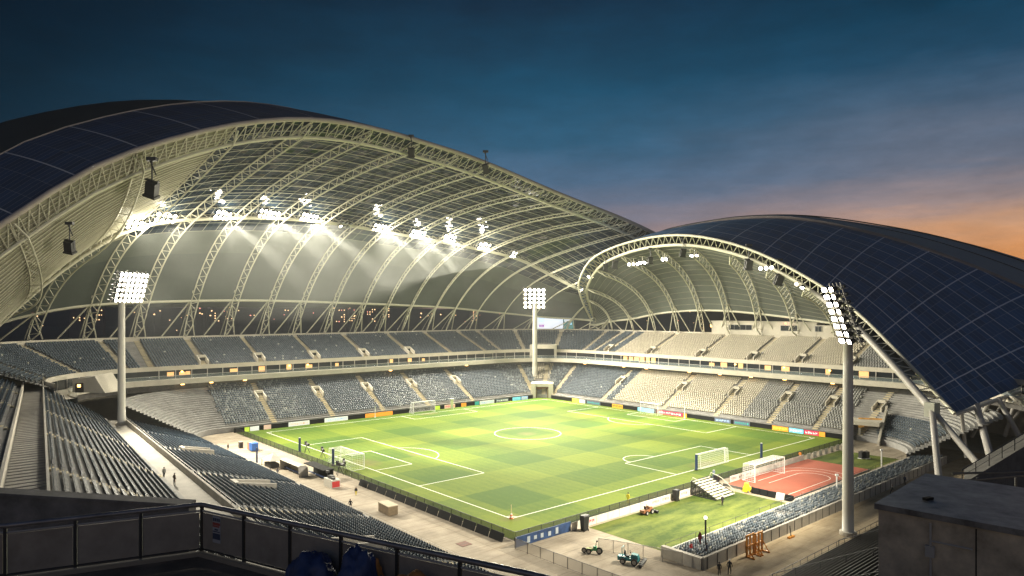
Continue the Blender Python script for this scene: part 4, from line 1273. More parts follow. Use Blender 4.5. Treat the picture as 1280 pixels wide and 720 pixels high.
def scr(x0, x1, z0, z1, m, nm, y=.02):
    b = MB(); b.box((wd * ((x0 + x1) / 2 - .5), y, hz * (z0 + z1) / 2), (wd * (x1 - x0), .05, hz * (z1 - z0))); return b.build(nm, m, t, local=True)
scr(.01, .70, .10, .98, scr_w, 'screen'); scr(.715, .99, .04, .98, scr_d, 'side_screen'); scr(.01, .70, .0, .08, MATS['dark_steel'], 'screen_footer')
for z in (.84, .66): 
    for k in range(5): scr(.06 + .03 * k, .083 + .03 * k, z - .05, z + .05, scr_b, 'screen_text_row', -.02)
for k in range(4): scr(.06 + .036 * k, .09 + .036 * k, .22, .42, scr_p, 'screen_text_row', -.02)
for k in range(3): scr(.33 + .08 * k, .36 + .08 * k, .42, .45, scr_b, 'screen_text_row', -.02)
scr(.02, .70, .72, .74, scr_b, 'screen_rule', -.02)
scr(.73, .90, .70, .96, scr_w, 'screen_picture', -.02); scr(.83, .93, .40, .56, scr_b, 'screen_picture', -.02); scr(.74, .79, .58, .69, scr_w, 'screen_picture', -.02)

# control cabin on the rim of the far-right stand
va, vb = along_v(893, 97), along_v(1024, 97)
t = thing('control_cabin', 'low cream control cabin with two window strips on the rim of the far-right stand', 'cabin', W(97, (va + vb) / 2, 22.5))
b = MB(); b.ubox(95.2, 101, vb, va, 23.5, 28.9); b.build('wall', concrete_pale, t)
b = MB(); b.ubox(94.9, 101.3, vb - .3, va + .3, 28.9, 29.25); b.build('roof', concrete_pale, t)
b = MB(); b.ubox(95.25, 100, vb - 7, vb - .02, 23.5, 28.2); b.build('annex', concrete_pale, t)
for p0, p1 in ((911, 940), (976, 997), (1019, 1027)):
    v1, v0 = along_v(p0, 95.2), along_v(p1, 95.2)
    f = MB(); f.ubox(95.08, 95.2, v0 - .1, v1 + .1, 26.1, 28.0); fo = f.build('window', steel_grey, t)
    n = max(2, int((v1 - v0) / 2))
    g = MB()
    for k in range(n):
        g.ubox(95.0, 95.07, v0 + (v1 - v0) * k / n + .08, v0 + (v1 - v0) * (k + 1) / n - .08, 26.2, 27.9)
    go = g.build('pane', dark_glass, None); go.data.transform(Matrix.Translation(-origin(fo))); go.parent = fo
t = thing('amber_beacon', 'glowing amber floodlit sign beside the cabin on the far-right rim', 'lamp', P(894, 407, 250))
b = MB(); b.box((0, 0, 0), (3.4, .6, 1.0)); b.box((-.4, 0, .7), (1.6, .5, .5)); b.build('glow_box', warm_m, t, local=True)
b = MB(); b.tube([(0, .2, -2.5), (0, .2, 0)], .12, 5); b.build('post', steel_dark, t, local=True)
t = thing('red_beacon', 'small red aviation beacon on the cabin roof', 'lamp', P(982, 405, 225))
b = MB(); b.ball((0, 0, .2), .38, 8, 6); b.build('lens', mat('red_beacon_glow', (.8, .1, .05), .4, var=0, emit=(1, .18, .08), es=6), t, local=True)
b = MB(); b.tube([(0, 0, -1.2), (0, 0, .1)], .06, 5); b.build('stem', steel_dark, t, local=True)

# players' tunnel at the far corner and portal above it
def corner_pt(x, d, z):                              # x across the diagonal of the far corner, d outward along it
    c = 57 - 8 + (8 + d) * math.cos(math.pi / 4)
    return W(c + x * -.7071, c + x * .7071, z)
def cbox(mb, x0, x1, d0, d1, z0, z1):
    q = [(x0, d0), (x1, d0), (x1, d1), (x0, d1)]
    return mb.hexa([corner_pt(x, d, z0) for x, d in q][::-1], [corner_pt(x, d, z1) for x, d in q][::-1])
t = thing('players_tunnel', 'pale concrete tunnel mouth with open doors at the far corner of the pitch', 'tunnel', corner_pt(0, 0, 0))
b = MB(); cbox(b, -4.2, -2.4, -.8, 8, 0, 5.4); cbox(b, 2.4, 4.2, -.8, 8, 0, 5.4); cbox(b, -2.4, 2.4, -.6, 8, 4.2, 5.4)
b.build('portal_wall', concrete_pale, t)
b = MB(); cbox(b, -2.39, 2.39, 3, 3.3, 0.01, 4.2); b.build('tunnel_back', mat('tunnel_back_glow', (.16, .09, .05), .8, emit=(.5, .25, .1), es=.12), t)  # back wall given a faint warm glow of its own, no lamp inside
b = MB(); cbox(b, -2.3, -1.9, -.5, 2.5, 0.02, 3.4); cbox(b, 1.9, 2.3, -.5, 2.5, .02, 3.4); b.build('door', brown_p, t)
t = thing('concourse_portal', 'square cream concrete portal frame on the upper tier above the far tunnel', 'portal', corner_pt(0, 17, 14))
b = MB(); cbox(b, -5.4, -4.4, 16.2, 24, 13.96, 19.0); cbox(b, 4.4, 5.4, 16.2, 24, 13.96, 19.0); cbox(b, -4.4, 4.4, 16.2, 24, 17.6, 19.0); b.build('frame', concrete_pale, t)
b = MB(); cbox(b, -4.39, 4.39, 18.2, 18.5, 13.96, 17.6); b.build('glazing', dark_glass, t)
# corner tunnels under the stand ends
def wedge_tunnel(label, pc, rot, wd=7, ht=4.4, dep=10):
    t = thing('vehicle_tunnel', label, 'tunnel', pc, rot)
    b = MB(); b.box((0, 3, ht - .4), (wd, 7, .9)); b.build('lintel', concrete_pale, t, local=True)
    b = MB(); b.hexa([(-wd / 2, -.5, 0), (-wd / 2 + .5, -.5, 0), (-wd / 2 + .5, 8, 0), (-wd / 2, 8, 0)], [(-wd / 2, -.5, ht), (-wd / 2 + .5, -.5, ht), (-wd / 2 + .5, 8, ht), (-wd / 2, 8, ht)])
    b.hexa([(wd / 2, -3.5, 0), (wd / 2 + .5, -3.5, 0), (wd / 2 + .5, 8, 0), (wd / 2, 8, 0)], [(wd / 2, -3.5, .9), (wd / 2 + .5, -3.5, .9), (wd / 2 + .5, 8, 8.5), (wd / 2, 8, 8.5)])
    b.build('side_wall', concrete_pale, t, local=True)
    b = MB(); b.box((0, 5.5, ht / 2 - .3), (wd - .02, .3, ht - .62)); b.build('tunnel_back', MATS['tunnel_back_glow'], t, local=True)  # same added self-glow on this back wall
    b = MB(); b.box((-wd * .1, 1.5, 1.6), (.5, .5, 3.1)); b.build('pier', concrete, t, local=True)
    return t
wedge_tunnel('concrete vehicle tunnel with sloped side wall at the left corner of the far stand', G(248, 534, 0) + Vector((0, 1, 0)), UA + R(28), 7.5, 4.6)
wedge_tunnel('concrete tunnel mouth with a sloped wall behind the right corner of the pitch', G(1083, 558, 0) + Vector((2, 6, 0)), R(-38), 8, 5)
t = thing('corner_room', 'small concrete entrance room with orange light at the left bend of the upper tier', 'entrance room', G(116, 490, 14.1))
t.scale = (.68, .68, .68)
b = MB(); b.hexa([(-6.6, -.5, 0), (6.0, -3, 0), (7.8, 4.5, 0), (-4.6, 7, 0)], [(-6.6, -.5, 4.3), (2.2, -2.6, 5.6), (4.0, 4.5, 6.3), (-4.6, 7, 4.6)]); b.build('wall', concrete_pale, t, local=True)
b = MB(); b.hexa([(-5.2, -1.25, 0), (-2.3, -1.85, 0), (-2.2, -1.3, 0), (-5.1, -.7, 0)], [(-5.2, -1.25, 3.0), (-2.3, -1.85, 3.2), (-2.2, -1.3, 3.2), (-5.1, -.7, 3.0)]); b.build('doorway_dark', black_pl, t, local=True)  # black block stands for the dark inside the entrance
b = MB(); b.box((-3.6, -1.75, 2.3), (1.0, .2, .9)); b.build('lamp', warm_m, t, local=True)

# ------------------------------------------------------------------ boards, fences
def letters(b, p0, p1, z0, z1, n, nrm, seed):
    """illegible block lettering: strokes standing 2 cm proud of a board face"""
    rg = random.Random(seed)
    for k in range(n):
        a = (k + .15) / n; c = (k + .85) / n
        for s0, s1, h0, h1 in ((0, .28, 0, 1), (.28, 1, rg.choice([0, .4, .75]), rg.choice([.25, .6, 1])), (.72, 1, rg.choice([0, .3]), rg.choice([.6, 1]))):
            if h1 <= h0: h1 = h0 + .25
            x0, x1 = a + (c - a) * s0, a + (c - a) * s1
            q = [p0.lerp(p1, x) + nrm * o for x, o in ((x0, .02 + .004 * s0), (x1, .02 + .004 * s0), (x1, .0), (x0, .0))]
            za, zb = z0 + (z1 - z0) * h0, z0 + (z1 - z0) * h1
            b.hexa([Vector((p.x, p.y, za)) for p in q], [Vector((p.x, p.y, zb)) for p in q])
def led(name, rgb, es): return mat(name, rgb, .4, var=0, emit=rgb, es=es)
LEDC = {'white': led('led_white', (.75, .76, .7), .75), 'lime': led('led_lime', (.55, .72, .06), .7), 'orange': led('led_orange', (.9, .33, .03), .75), 'dark': led('led_dark', (.03, .035, .04), .05),
        'cyan': led('led_cyan', (.2, .62, .8), .8), 'red': led('led_crimson', (.62, .04, .10), .7), 'teal': led('led_teal', (.03, .35, .3), .7), 'slate': led('led_slate', (.10, .12, .18), .4),
        'yellow': led('led_yellow', (.9, .75, .08), .8), 'pink': led('led_pink', (.75, .5, .38), .6), 'blue': led('led_blue', (.35, .5, .75), .7)}
board_black = mat('board_black', (.011, .012, .013), .85, spec=.15, var=.25, scale=2)
t = thing('advertising_board', 'long black perimeter board below the far-left stand', 'advertising board', W(0, 55.4, 0), 0, 'perimeter boards')
b = MB(); b.ubox(-59, 50.5, 55.3, 55.5, 0, 1.25); b.build('panel', board_black, t)
t = thing('advertising_board', 'long black perimeter board below the far-right stand', 'advertising board', W(55.4, 0, 0), 0, 'perimeter boards')
b = MB(); b.ubox(55.3, 55.5, -57, 50.5, 0, 1.25); b.build('panel', board_black, t)
specC = [(306, 312, 'lime', 0, ''), (313, 324, 'white', 0, ''), (330, 339, 'pink', 0, ''), (361, 387, 'white', 6, 'pink'), (406, 435, 'white', 6, 'blue'), (457, 491, 'orange', 0, ''), (544, 550, 'lime', 0, ''), (556, 569, 'pink', 4, 'red'),
         (577, 583, 'orange', 0, ''), (594, 599, 'teal', 0, ''), (600, 618, 'white', 5, 'blue'), (620, 636, 'slate', 6, 'white'), (641, 651, 'cyan', 0, ''), (652, 660, 'blue', 3, 'white')]
specD = [(715, 723, 'yellow', 0, ''), (724, 731, 'white', 0, ''), (733, 750, 'slate', 6, 'teal'), (765, 778, 'orange', 3, 'dark'), (797, 817, 'cyan', 0, ''), (821, 853, 'red', 9, 'white'), (854, 858, 'orange', 0, ''), (893, 913, 'slate', 5, 'blue'), (917, 937, 'slate', 7, 'teal'),
         (965, 985, 'orange', 5, 'yellow'), (986, 1004, 'cyan', 5, 'white'), (1005, 1023, 'red', 5, 'white'), (1023.5, 1031, 'orange', 0, '')]
cname = {'white': 'white', 'lime': 'lime green', 'orange': 'orange', 'cyan': 'sky blue', 'red': 'crimson', 'teal': 'teal', 'slate': 'dark grey-blue', 'yellow': 'yellow', 'pink': 'salmon', 'blue': 'pale blue', 'dark': 'black'}
seen = {}
for side, spec in (('left', specC), ('right', specD)):
    for k, (x0, x1, c, n, tcl) in enumerate(spec):
        key = (side, c); seen[key] = seen.get(key, 0) + 1
        nth = ordinal[seen[key] - 1]
        lab = '%s lit advertising panel below the far-%s stand, %s %s one from the left' % (cname[c], side, nth, cname[c])
        if side == 'left':
            u0, u1 = along_u(x0, 55.1), along_u(x1, 55.1); p0, p1 = W(u0, 55.18, 0), W(u1, 55.18, 0); nr = W(0, -1) - W(0, 0)
        else:
            v0, v1 = along_v(x0, 55.1), along_v(x1, 55.1); p0, p1 = W(55.18, v0, 0), W(55.18, v1, 0); nr = W(-1, 0) - W(0, 0)
        o = thing('advertising_display', lab, 'advertising display', (p0 + p1) / 2, 0, 'lit advertising panels')
        bk = nr * -.1
        b = MB(); b.hexa([p0, p1, p1 + bk, p0 + bk], [p + Vector((0, 0, 1.18)) for p in (p0, p1, p1 + bk, p0 + bk)]); b.build('screen', LEDC[c], o)
        if n:
            b = MB(); letters(b, p0.lerp(p1, .06), p0.lerp(p1, .94), .32, .86, n, nr, k * 7 + len(side)); b.build('lettering', LEDC[tcl], o)

def fence(name, label, cat, pts, h, step, mesh, post_m, group=None, rail_r=.04, lean=None, base=None):
    pts = [Vector(p) for p in pts]
    t = thing(name, label, cat, pts[0].lerp(pts[-1], .5), 0, group)
    up_ = Vector((0, 0, h))
    b = MB()
    for a, c in zip(pts[:-1], pts[1:]): b.quad(a + Vector((0, 0, .06)), c + Vector((0, 0, .06)), c + up_ * .97, a + up_ * .97)
    b.build('mesh_panel', mesh, t)
    b = MB(); b.tube([p + up_ for p in pts], rail_r, 5); b.tube([p + Vector((0, 0, .08)) for p in pts], rail_r * .8, 4); b.build('rail', post_m, t)
    for a, c in zip(pts[:-1], pts[1:]):
        n = max(1, round((c - a).length / step))
        for i in range(n + (1 if c is pts[-1] else 0)):
            p = a.lerp(c, i / n); m = MB(); m.tube([p, p + up_ * 1.03], rail_r * 1.15, 5); m.build('post', post_m, t)
    return t
fence('mesh_fence', 'black mesh fence along the near-left touchline of the pitch', 'fence', [W(-58.6, -58.8), W(-58.6, 0), W(-58.6, 54.5)], 1.35, 2.6, mesh_m, steel_dark, 'black mesh fences round the pitch')
fence('mesh_fence', 'black mesh fence along the near-right touchline of the pitch', 'fence', [W(-58.5, -58.9), W(0, -58.9), W(57, -58.9)], 1.35, 2.6, mesh_m, steel_dark, 'black mesh fences round the pitch')
# leaning black boards outside the left fence, each a panel of its own
slant = None
N0 = 0
for k in range(13):
    v = -58 + k * 3.25
    if v > -17: break
    b = MB()
    q0 = [(-60.3, v), (-60.2, v), (-60.2, v + 3.0), (-60.3, v + 3.0)]; q1 = [(-59.85, v), (-59.75, v), (-59.75, v + 3.0), (-59.85, v + 3.0)]
    b.hexa([W(*q, 0.01) for q in q0], [W(*q, 1.15) for q in q1])
    o = b.build('leaning_board', board_black); 
    tag(o, 'black blank board leaning on the left fence, %s from the near corner' % ordinal[k], 'board', 'black boards leaning on the fence')
# white hoardings along the running track side
HN = 0
rngh = random.Random(3)
for k in range(27):
    u = -49 + k * 2.72
    if -11.5 < u < -6 or 6 < u < 8: continue
    if u > 24: continue
    p0, p1 = W(u, -60.95), W(u + 2.62, -60.95)
    nr = W(0, -1) - W(0, 0)
    txt = 7 <= k <= 13 or k in (1, 16, 17, 18)
    o = thing('white_hoarding', 'white hoarding board %s beside the near-right fence, %s from the blue panel' % ('with grey lettering' if txt else 'left blank', ['1st', '2nd', '3rd'][k] if k < 3 else '%dth' % (k + 1)), 'hoarding', (p0 + p1) / 2, 0, 'white hoardings outside the right fence')
    b = MB(); b.hexa([p0, p1, p1 - nr * .06, p0 - nr * .06], [p + Vector((0, 0, 1.18)) for p in (p0, p1, p1 - nr * .06, p0 - nr * .06)]); b.build('panel', mat('hoarding_white', (.68, .64, .56), .7, var=.15, scale=1.5), o)
    if txt:
        b = MB(); letters(b, p0.lerp(p1, .12), p0.lerp(p1, .88), .38, .85, rngh.choice([3, 4, 5]), nr, 40 + k); b.build('lettering', mat('hoarding_ink', (.25, .2, .2), .7) if k != 1 else mat('hoarding_red_ink', (.6, .12, .16), .7), o)
for k in range(9):
    u = 26 + k * 2.9
    p0, p1 = W(u, -60.95), W(u + 1.5, -60.95); nr = W(0, -1) - W(0, 0)
    b = MB(); b.hexa([p0, p1, p1 - nr * .06, p0 - nr * .06], [p + Vector((0, 0, 1.15)) for p in (p0, p1, p1 - nr * .06, p0 - nr * .06)])
    tag(b.build('narrow_hoarding', MATS['hoarding_white']), 'narrow white board on the dark fence beyond the track, %s past the track edge' % ordinal[k], 'hoarding', 'narrow white boards beyond the track')
t = thing('banner', 'blue painted banner panel with white streaks at the near corner', 'banner', W(-55, -61))
b = MB(); b.ubox(-60.3, -49.4, -61.05, -60.95, .05, 1.5); b.build('panel', mat('banner_blue', (.018, .05, .14), .6, var=.5, scale=.8), t)
b = MB()
for u in (-58.2, -56.9, -55.6, -54.1, -52.6): b.ubox(u, u + .55, -61.09, -61.06, .3 + random.random() * .2, .9 + random.random() * .4)
b.build('lettering', mat('faded_white_ink', (.4, .45, .5), .7), t)
fence('mesh_fence', 'pale mesh fence running from the near corner toward the viewer', 'fence', [W(-60.6, -61.2), W(-60.2, -76), W(-59.5, -92)], 1.5, 2.4, palemesh_m, steel_dark)
fence('gate_fence', 'low pale gate fence behind the teal machine', 'fence', [W(-52.3, -69.2), W(-50, -75), W(-48.3, -80)], 1.7, 2.3, sheer('gate_mesh', (.5, .47, .4), .35), steel_grey)

# ------------------------------------------------------------------ goals and pitch furniture
def goal(label, c, rot, wd=9.6, h=3.0, dep=2.6, frame=white_paint, rtop=1.0):
    """local x along the mouth, +y out of the back"""
    t = thing('football_goal', label, 'goal', c, rot)
    b = MB()
    for x in (-wd / 2, wd / 2): b.tube([(x, 0, 0), (x, 0, h)], .09, 8)
    b.build('goalpost', frame, t, local=True)
    b = MB(); b.tube([(-wd / 2 - .09, 0, h), (wd / 2 + .09, 0, h)], .09, 8); b.build('crossbar', frame, t, local=True)
    b = MB()
    for x in (-wd / 2, wd / 2): b.tube([(x, 0, h), (x, rtop, h), (x, dep, .05), (x, 0, .05)], .05, 6)
    b.tube([(-wd / 2, dep, .05), (wd / 2, dep, .05)], .05, 6); b.tube([(-wd / 2, rtop, h), (wd / 2, rtop, h)], .03, 5)
    b.build('back_frame', frame, t, local=True)
    b = MB(); x0, x1 = -wd / 2, wd / 2
    nr_ = .016; cell = .36
    nx = int(wd / cell)
    for i in range(nx + 1):                       # cords over roof and back
        x = x0 + wd * i / nx; b.tube([(x, 0, h), (x, rtop, h), (x, dep, .05)], nr_, 3, False)
    def row(y, z): b.tube([(x0, y, z), (x1, y, z)], nr_, 3, False)
    for k in range(1, max(2, int(rtop / cell))): row(rtop * k / max(1, int(rtop / cell)), h)
    nz_ = int(h / cell)
    for k in range(1, nz_):
        f_ = k / nz_; y_ = dep + (rtop - dep) * f_; z_ = .05 + (h - .05) * f_
        row(y_, z_)
        for x in (x0, x1): b.tube([(x, 0, z_), (x, y_, z_)], nr_, 3, False)
    for k in range(1, int(dep / cell)):
        y_ = dep * k / int(dep / cell); zt = h if y_ <= rtop else h + (.05 - h) * (y_ - rtop) / max(.01, dep - rtop)
        for x in (x0, x1): b.tube([(x, y_, .05), (x, y_, zt)], nr_, 3, False)
    b.build('net', net_m, t, local=True)
    return t
goal('white box goal with pale net on the near-left goal line', W(-53.0, .3), UA + R(90), 10.4, 3.1, 3.0, rtop=2.8)
goal('white goal with grey net in front of the far-left stand', W(0, 52.2), UA, 8.2, 3.6, 2.6, rtop=1.6)
goal('white goal with a sky blue panel showing through its net, before the far-right stand', W(51.5, 2.2), UA - R(90), 6.8, 3.6, 2.4, rtop=1.6)
goal('white flat-netted goal on the near-right touchline of the pitch', W(4.8, -50.2), UA + R(180), 10.6, 3.0, .9, rtop=.7)
goal('large white box goal standing on the red running track', W(2.8, -64.6, .2), UA, 11.4, 3.3, 2.6, rtop=2.4)

def padded_post(label, p, h=3.2, r=.28, m=navy_p):
    t = thing('padded_post', label, 'post', p, 0, 'upright posts beside the pitch')
    b = MB(); b.tube([(0, 0, 0), (0, 0, h)], r, 10); b.build('pad', m, t, local=True)
    b = MB(); b.tube([(0, 0, h), (0, 0, h + .12)], r * .7, 10); b.build('cap', white_paint if m is navy_p else steel_grey, t, local=True)
    b = MB(); b.tube([(0, 0, 0), (0, 0, .12)], r * 1.5, 10); b.build('base', black_pl, t, local=True)
padded_post('navy padded post behind the left penalty area, farther from the goal', W(-55.8, 20.6))
padded_post('navy padded post beside the camera gear near the left goal', W(-56.5, 2.1), 3.6)
padded_post('navy padded post at the left end of the near-right flat goal', W(-1.6, -50.8), 3.2)
padded_post('navy padded post near the right end of the black touchline fence', W(19.5, -53.6), 3.2)
padded_post('grey post just outside the black fence by the stepped platform', W(-9, -59.6), 2.6, .24, mat('grey_vinyl', (.16, .2, .27), .6))
def corner_flag(label, p, small=False):
    t = thing('corner_flag', label, 'corner flag', p)
    b = MB(); b.tube([(0, 0, 0), (0, 0, 2.2)], .05, 6); b.build('pole', mat('flag_pole', (.75, .6, .35), .6), t, local=True)
    b = MB()
    for k, m in enumerate(range(4)): b.k = k % 2; b.tube([(0, 0, .02 + .2 * k), (0, 0, .22 + .2 * k)], .34 - .06 * k, 10, True, .30 - .06 * k)
    b.build('base', [mat('flag_orange', (.75, .16, .05), .6), white_paint], t, local=True)
corner_flag('striped orange and white corner flag base with thin pole at the near corner', W(-52, -50.5))
t = thing('thin_pole', 'thin white pole in front of the far-left stand, left of the goal', 'pole', W(along_u(469, 54), 54)); b = MB(); b.tube([(0, 0, 0), (0, 0, 3.6)], .12, 6); b.build('pole', white_paint, t, local=True); b = MB(); b.tube([(0, 0, 0), (0, 0, .15)], .3, 8); b.build('base', white_paint, t, local=True)
t = thing('thin_pole', 'thin white pole in front of the far-right stand, right of the goal', 'pole', W(54, along_v(856, 54))); b = MB(); b.tube([(0, 0, 0), (0, 0, 3.6)], .12, 6); b.build('pole', white_paint, t, local=True); b = MB(); b.tube([(0, 0, 0), (0, 0, .15)], .3, 8); b.build('base', white_paint, t, local=True)
t = thing('referee_stool', 'pale upright cabinet with lime top beside the far-left goal', 'cabinet', W(along_u(565, 53.6), 53.6)); b = MB(); b.box((0, 0, 1.6), (.9, .8, 3.2)); b.build('body', mat('pale_yellow_green', (.55, .58, .35), .6), t, local=True); b = MB(); b.box((0, 0, 3.3), (1.1, 1.0, .2)); b.build('lid', white_paint, t, local=True)

# ------------------------------------------------------------------ people
def limb_mesh(joints, edges, radii, root):
    me = bpy.data.meshes.new('person')
    me.from_pydata(joints, edges, []); me.update()
    o = bpy.data.objects.new('person_draft', me); COL.objects.link(o)
    md = o.modifiers.new('skin', 'SKIN')
    for i, r in enumerate(radii):
        me.skin_vertices[0].data[i].radius = (r[0], r[1]) if isinstance(r, tuple) else (r, r)
        me.skin_vertices[0].data[i].use_root = (i == root)
    sb_ = o.modifiers.new('sub', 'SUBSURF'); sb_.levels = 1; sb_.render_levels = 1
    dg = bpy.context.evaluated_depsgraph_get()
    ev = o.evaluated_get(dg)
    nm = bpy.data.meshes.new_from_object(ev, depsgraph=dg)
    bpy.data.objects.remove(o)
    return nm
def person(label, p, rot, top, legs_m, hair, pose='stand', cap=None, h=1.78):
    s_ = h / 1.78
    a = {'stand': 0, 'walk': 1, 'carry': 2}[pose]
    st = .16 if a == 1 else .03
    J = [(0, 0, .95), (0, 0, 1.15), (0, 0, 1.38), (0, -.02, 1.50), (0, -.04, 1.62), (0, -.03, 1.72),
         (-.10, 0, .90), (-.11, -st, .50), (-.11, -st * .4, .09), (-.12, -st * .4 - .16, .04),
         (.10, 0, .90), (.11, st, .50), (.11, st * 1.6, .09), (.12, st * 1.6 - .16, .04),
         (-.19, 0, 1.41), (-.26, .04 - st, 1.14), (-.25, -.08 - st, .90), (-.25, -.12 - st, .80),
         (.19, 0, 1.41), (.26, .04 + st, 1.14), (.25, -.08 + st * .5, .90), (.25, -.12 + st * .5, .80)]
    if a == 2: J[15] = (-.26, -.05, 1.15); J[16] = (-.2, -.3, 1.12); J[17] = (-.15, -.38, 1.14); J[19] = (.26, -.05, 1.15); J[20] = (.2, -.3, 1.12); J[21] = (.15, -.38, 1.14)
    E = [(0, 1), (1, 2), (2, 3), (3, 4), (4, 5), (0, 6), (6, 7), (7, 8), (8, 9), (0, 10), (10, 11), (11, 12), (12, 13), (2, 14), (14, 15), (15, 16), (16, 17), (2, 18), (18, 19), (19, 20), (20, 21)]
    Rr = [(.16, .12), (.15, .11), (.19, .12), .07, .105, .085, .10, .075, .05, .045, .10, .075, .05, .045, .08, .055, .042, .045, .08, .055, .042, .045]
    me = limb_mesh([(x * s_, y * s_, z * s_) for x, y, z in J], E, Rr, 0)
    me.name = 'person'
    for m in (top, legs_m, skin_m, hair, rubber): me.materials.append(m)
    for f in me.polygons:
        c = f.center / s_
        hand = abs(c.x) > .17 and c.z < .87 and a != 2 or (a == 2 and c.y < -.34)
        if c.z > 1.52: k = 3 if (c.z > 1.67 or c.y > .0) else 2
        elif hand: k = 2
        elif c.z > .93 or abs(c.x) > .19: k = 0
        elif c.z > .10: k = 1
        else: k = 4
        f.material_index = k; f.use_smooth = True
    o = bpy.data.objects.new('person', me); COL.objects.link(o)
    o.location = p; o.rotation_euler = (0, 0, rot)
    tag(o, label, 'person')
    b = MB(); b.ball((0, -.035 * s_, 1.69 * s_), .115 * s_, 10, 6, (1, 1.05, .9)); b.v = [q for q in b.v]
    hh = b.build('cap' if cap else 'hair', cap or hair, o, local=True)
    return o
blk = mat('black_cloth', (.012, .013, .016), .9, var=.2, scale=.4); nvy = mat('navy_cloth', (.02, .03, .07), .9, var=.2, scale=.4)
hair_d = mat('dark_hair', (.015, .011, .009), .7); grey_c = mat('grey_cloth', (.18, .18, .17), .9, var=.2, scale=.4); hiv = mat('yellow_bib_cloth', (.75, .62, .03), .8)
org = mat('orange_bib_cloth', (.75, .25, .03), .8); whc = mat('white_cloth', (.7, .7, .68), .8)
G0 = lambda x, y, z=0: G(x, y, z)
person('person in dark clothes walking on the apron below the vehicle tunnel', G0(285, 564), 1.0, blk, blk, hair_d, 'walk')
person('person in navy on the apron, left of a pair near the grey shelter', G0(338, 597), .4, nvy, blk, hair_d, 'stand')
person('person in dark blue beside another near the grey shelter', G0(347, 596), 2.2, nvy, nvy, hair_d, 'walk')
person('person in a navy jacket leaning at the front railing of the left stand', G0(413, 634), 2.0, nvy, nvy, hair_d, 'stand')
person('person in black walking alone on the apron', G0(438, 637), -.5, blk, blk, hair_d, 'walk')
person('person in dark grey on the pale walkway, nearer the mast', G0(205, 598, 7), .8, grey_c, blk, hair_d, 'walk')
person('person in a brown jacket on the pale walkway, nearer the viewer', G0(218, 606, 7), 2.6, mat('brown_cloth', (.08, .045, .03), .9), blk, hair_d, 'stand')
person('person in a white cap and black clothes alone on the practice grass', G0(903, 632), .3, blk, blk, hair_d, 'stand', whc)
person('person in black standing at the wall of the sand walkway, shorter of two', G0(899, 720), 3.0, blk, blk, hair_d, 'stand')
person('person with a light cap walking on the sand walkway, taller of two', G0(912, 718), 2.6, blk, blk, hair_d, 'walk', whc, 1.9)
person('person in black walking far along the sand walkway', G0(1115, 618), 1.2, blk, blk, hair_d, 'walk')
person('person in dark clothes by the wall at the far end of the sand walkway', G0(1131, 606), 2.0, nvy, blk, hair_d, 'stand')
person('person in a yellow bib standing at the touchline inside the near-right fence', W(-31.5, -57.3), 2.4, hiv, hiv, hair_d, 'stand', None, 1.95)
person('person in an orange bib by the fence at the far end of the track', W(24.2, -60.2), 2.4, org, grey_c, hair_d, 'stand', None, 1.9)
person('person in black with a yellow band beside the leaning boards', G0(445, 619), .2, blk, hiv, hair_d, 'stand', None, 1.5)
person('person in a red top seated crowd end of the low stand', W(-45.8, -79.6, .8), .6, red_p, nvy, hair_d, 'stand', None, 1.6)
person('person in a white top at the near end of the low stand', W(-45.6, -80.5, .93), .9, whc, blue_p, hair_d, 'stand', None, 1.6)
person('person in a blue top at the wall end of the low stand', W(-45.2, -81.6, 1.1), .9, nvy, nvy, hair_d, 'stand', None, 1.6)

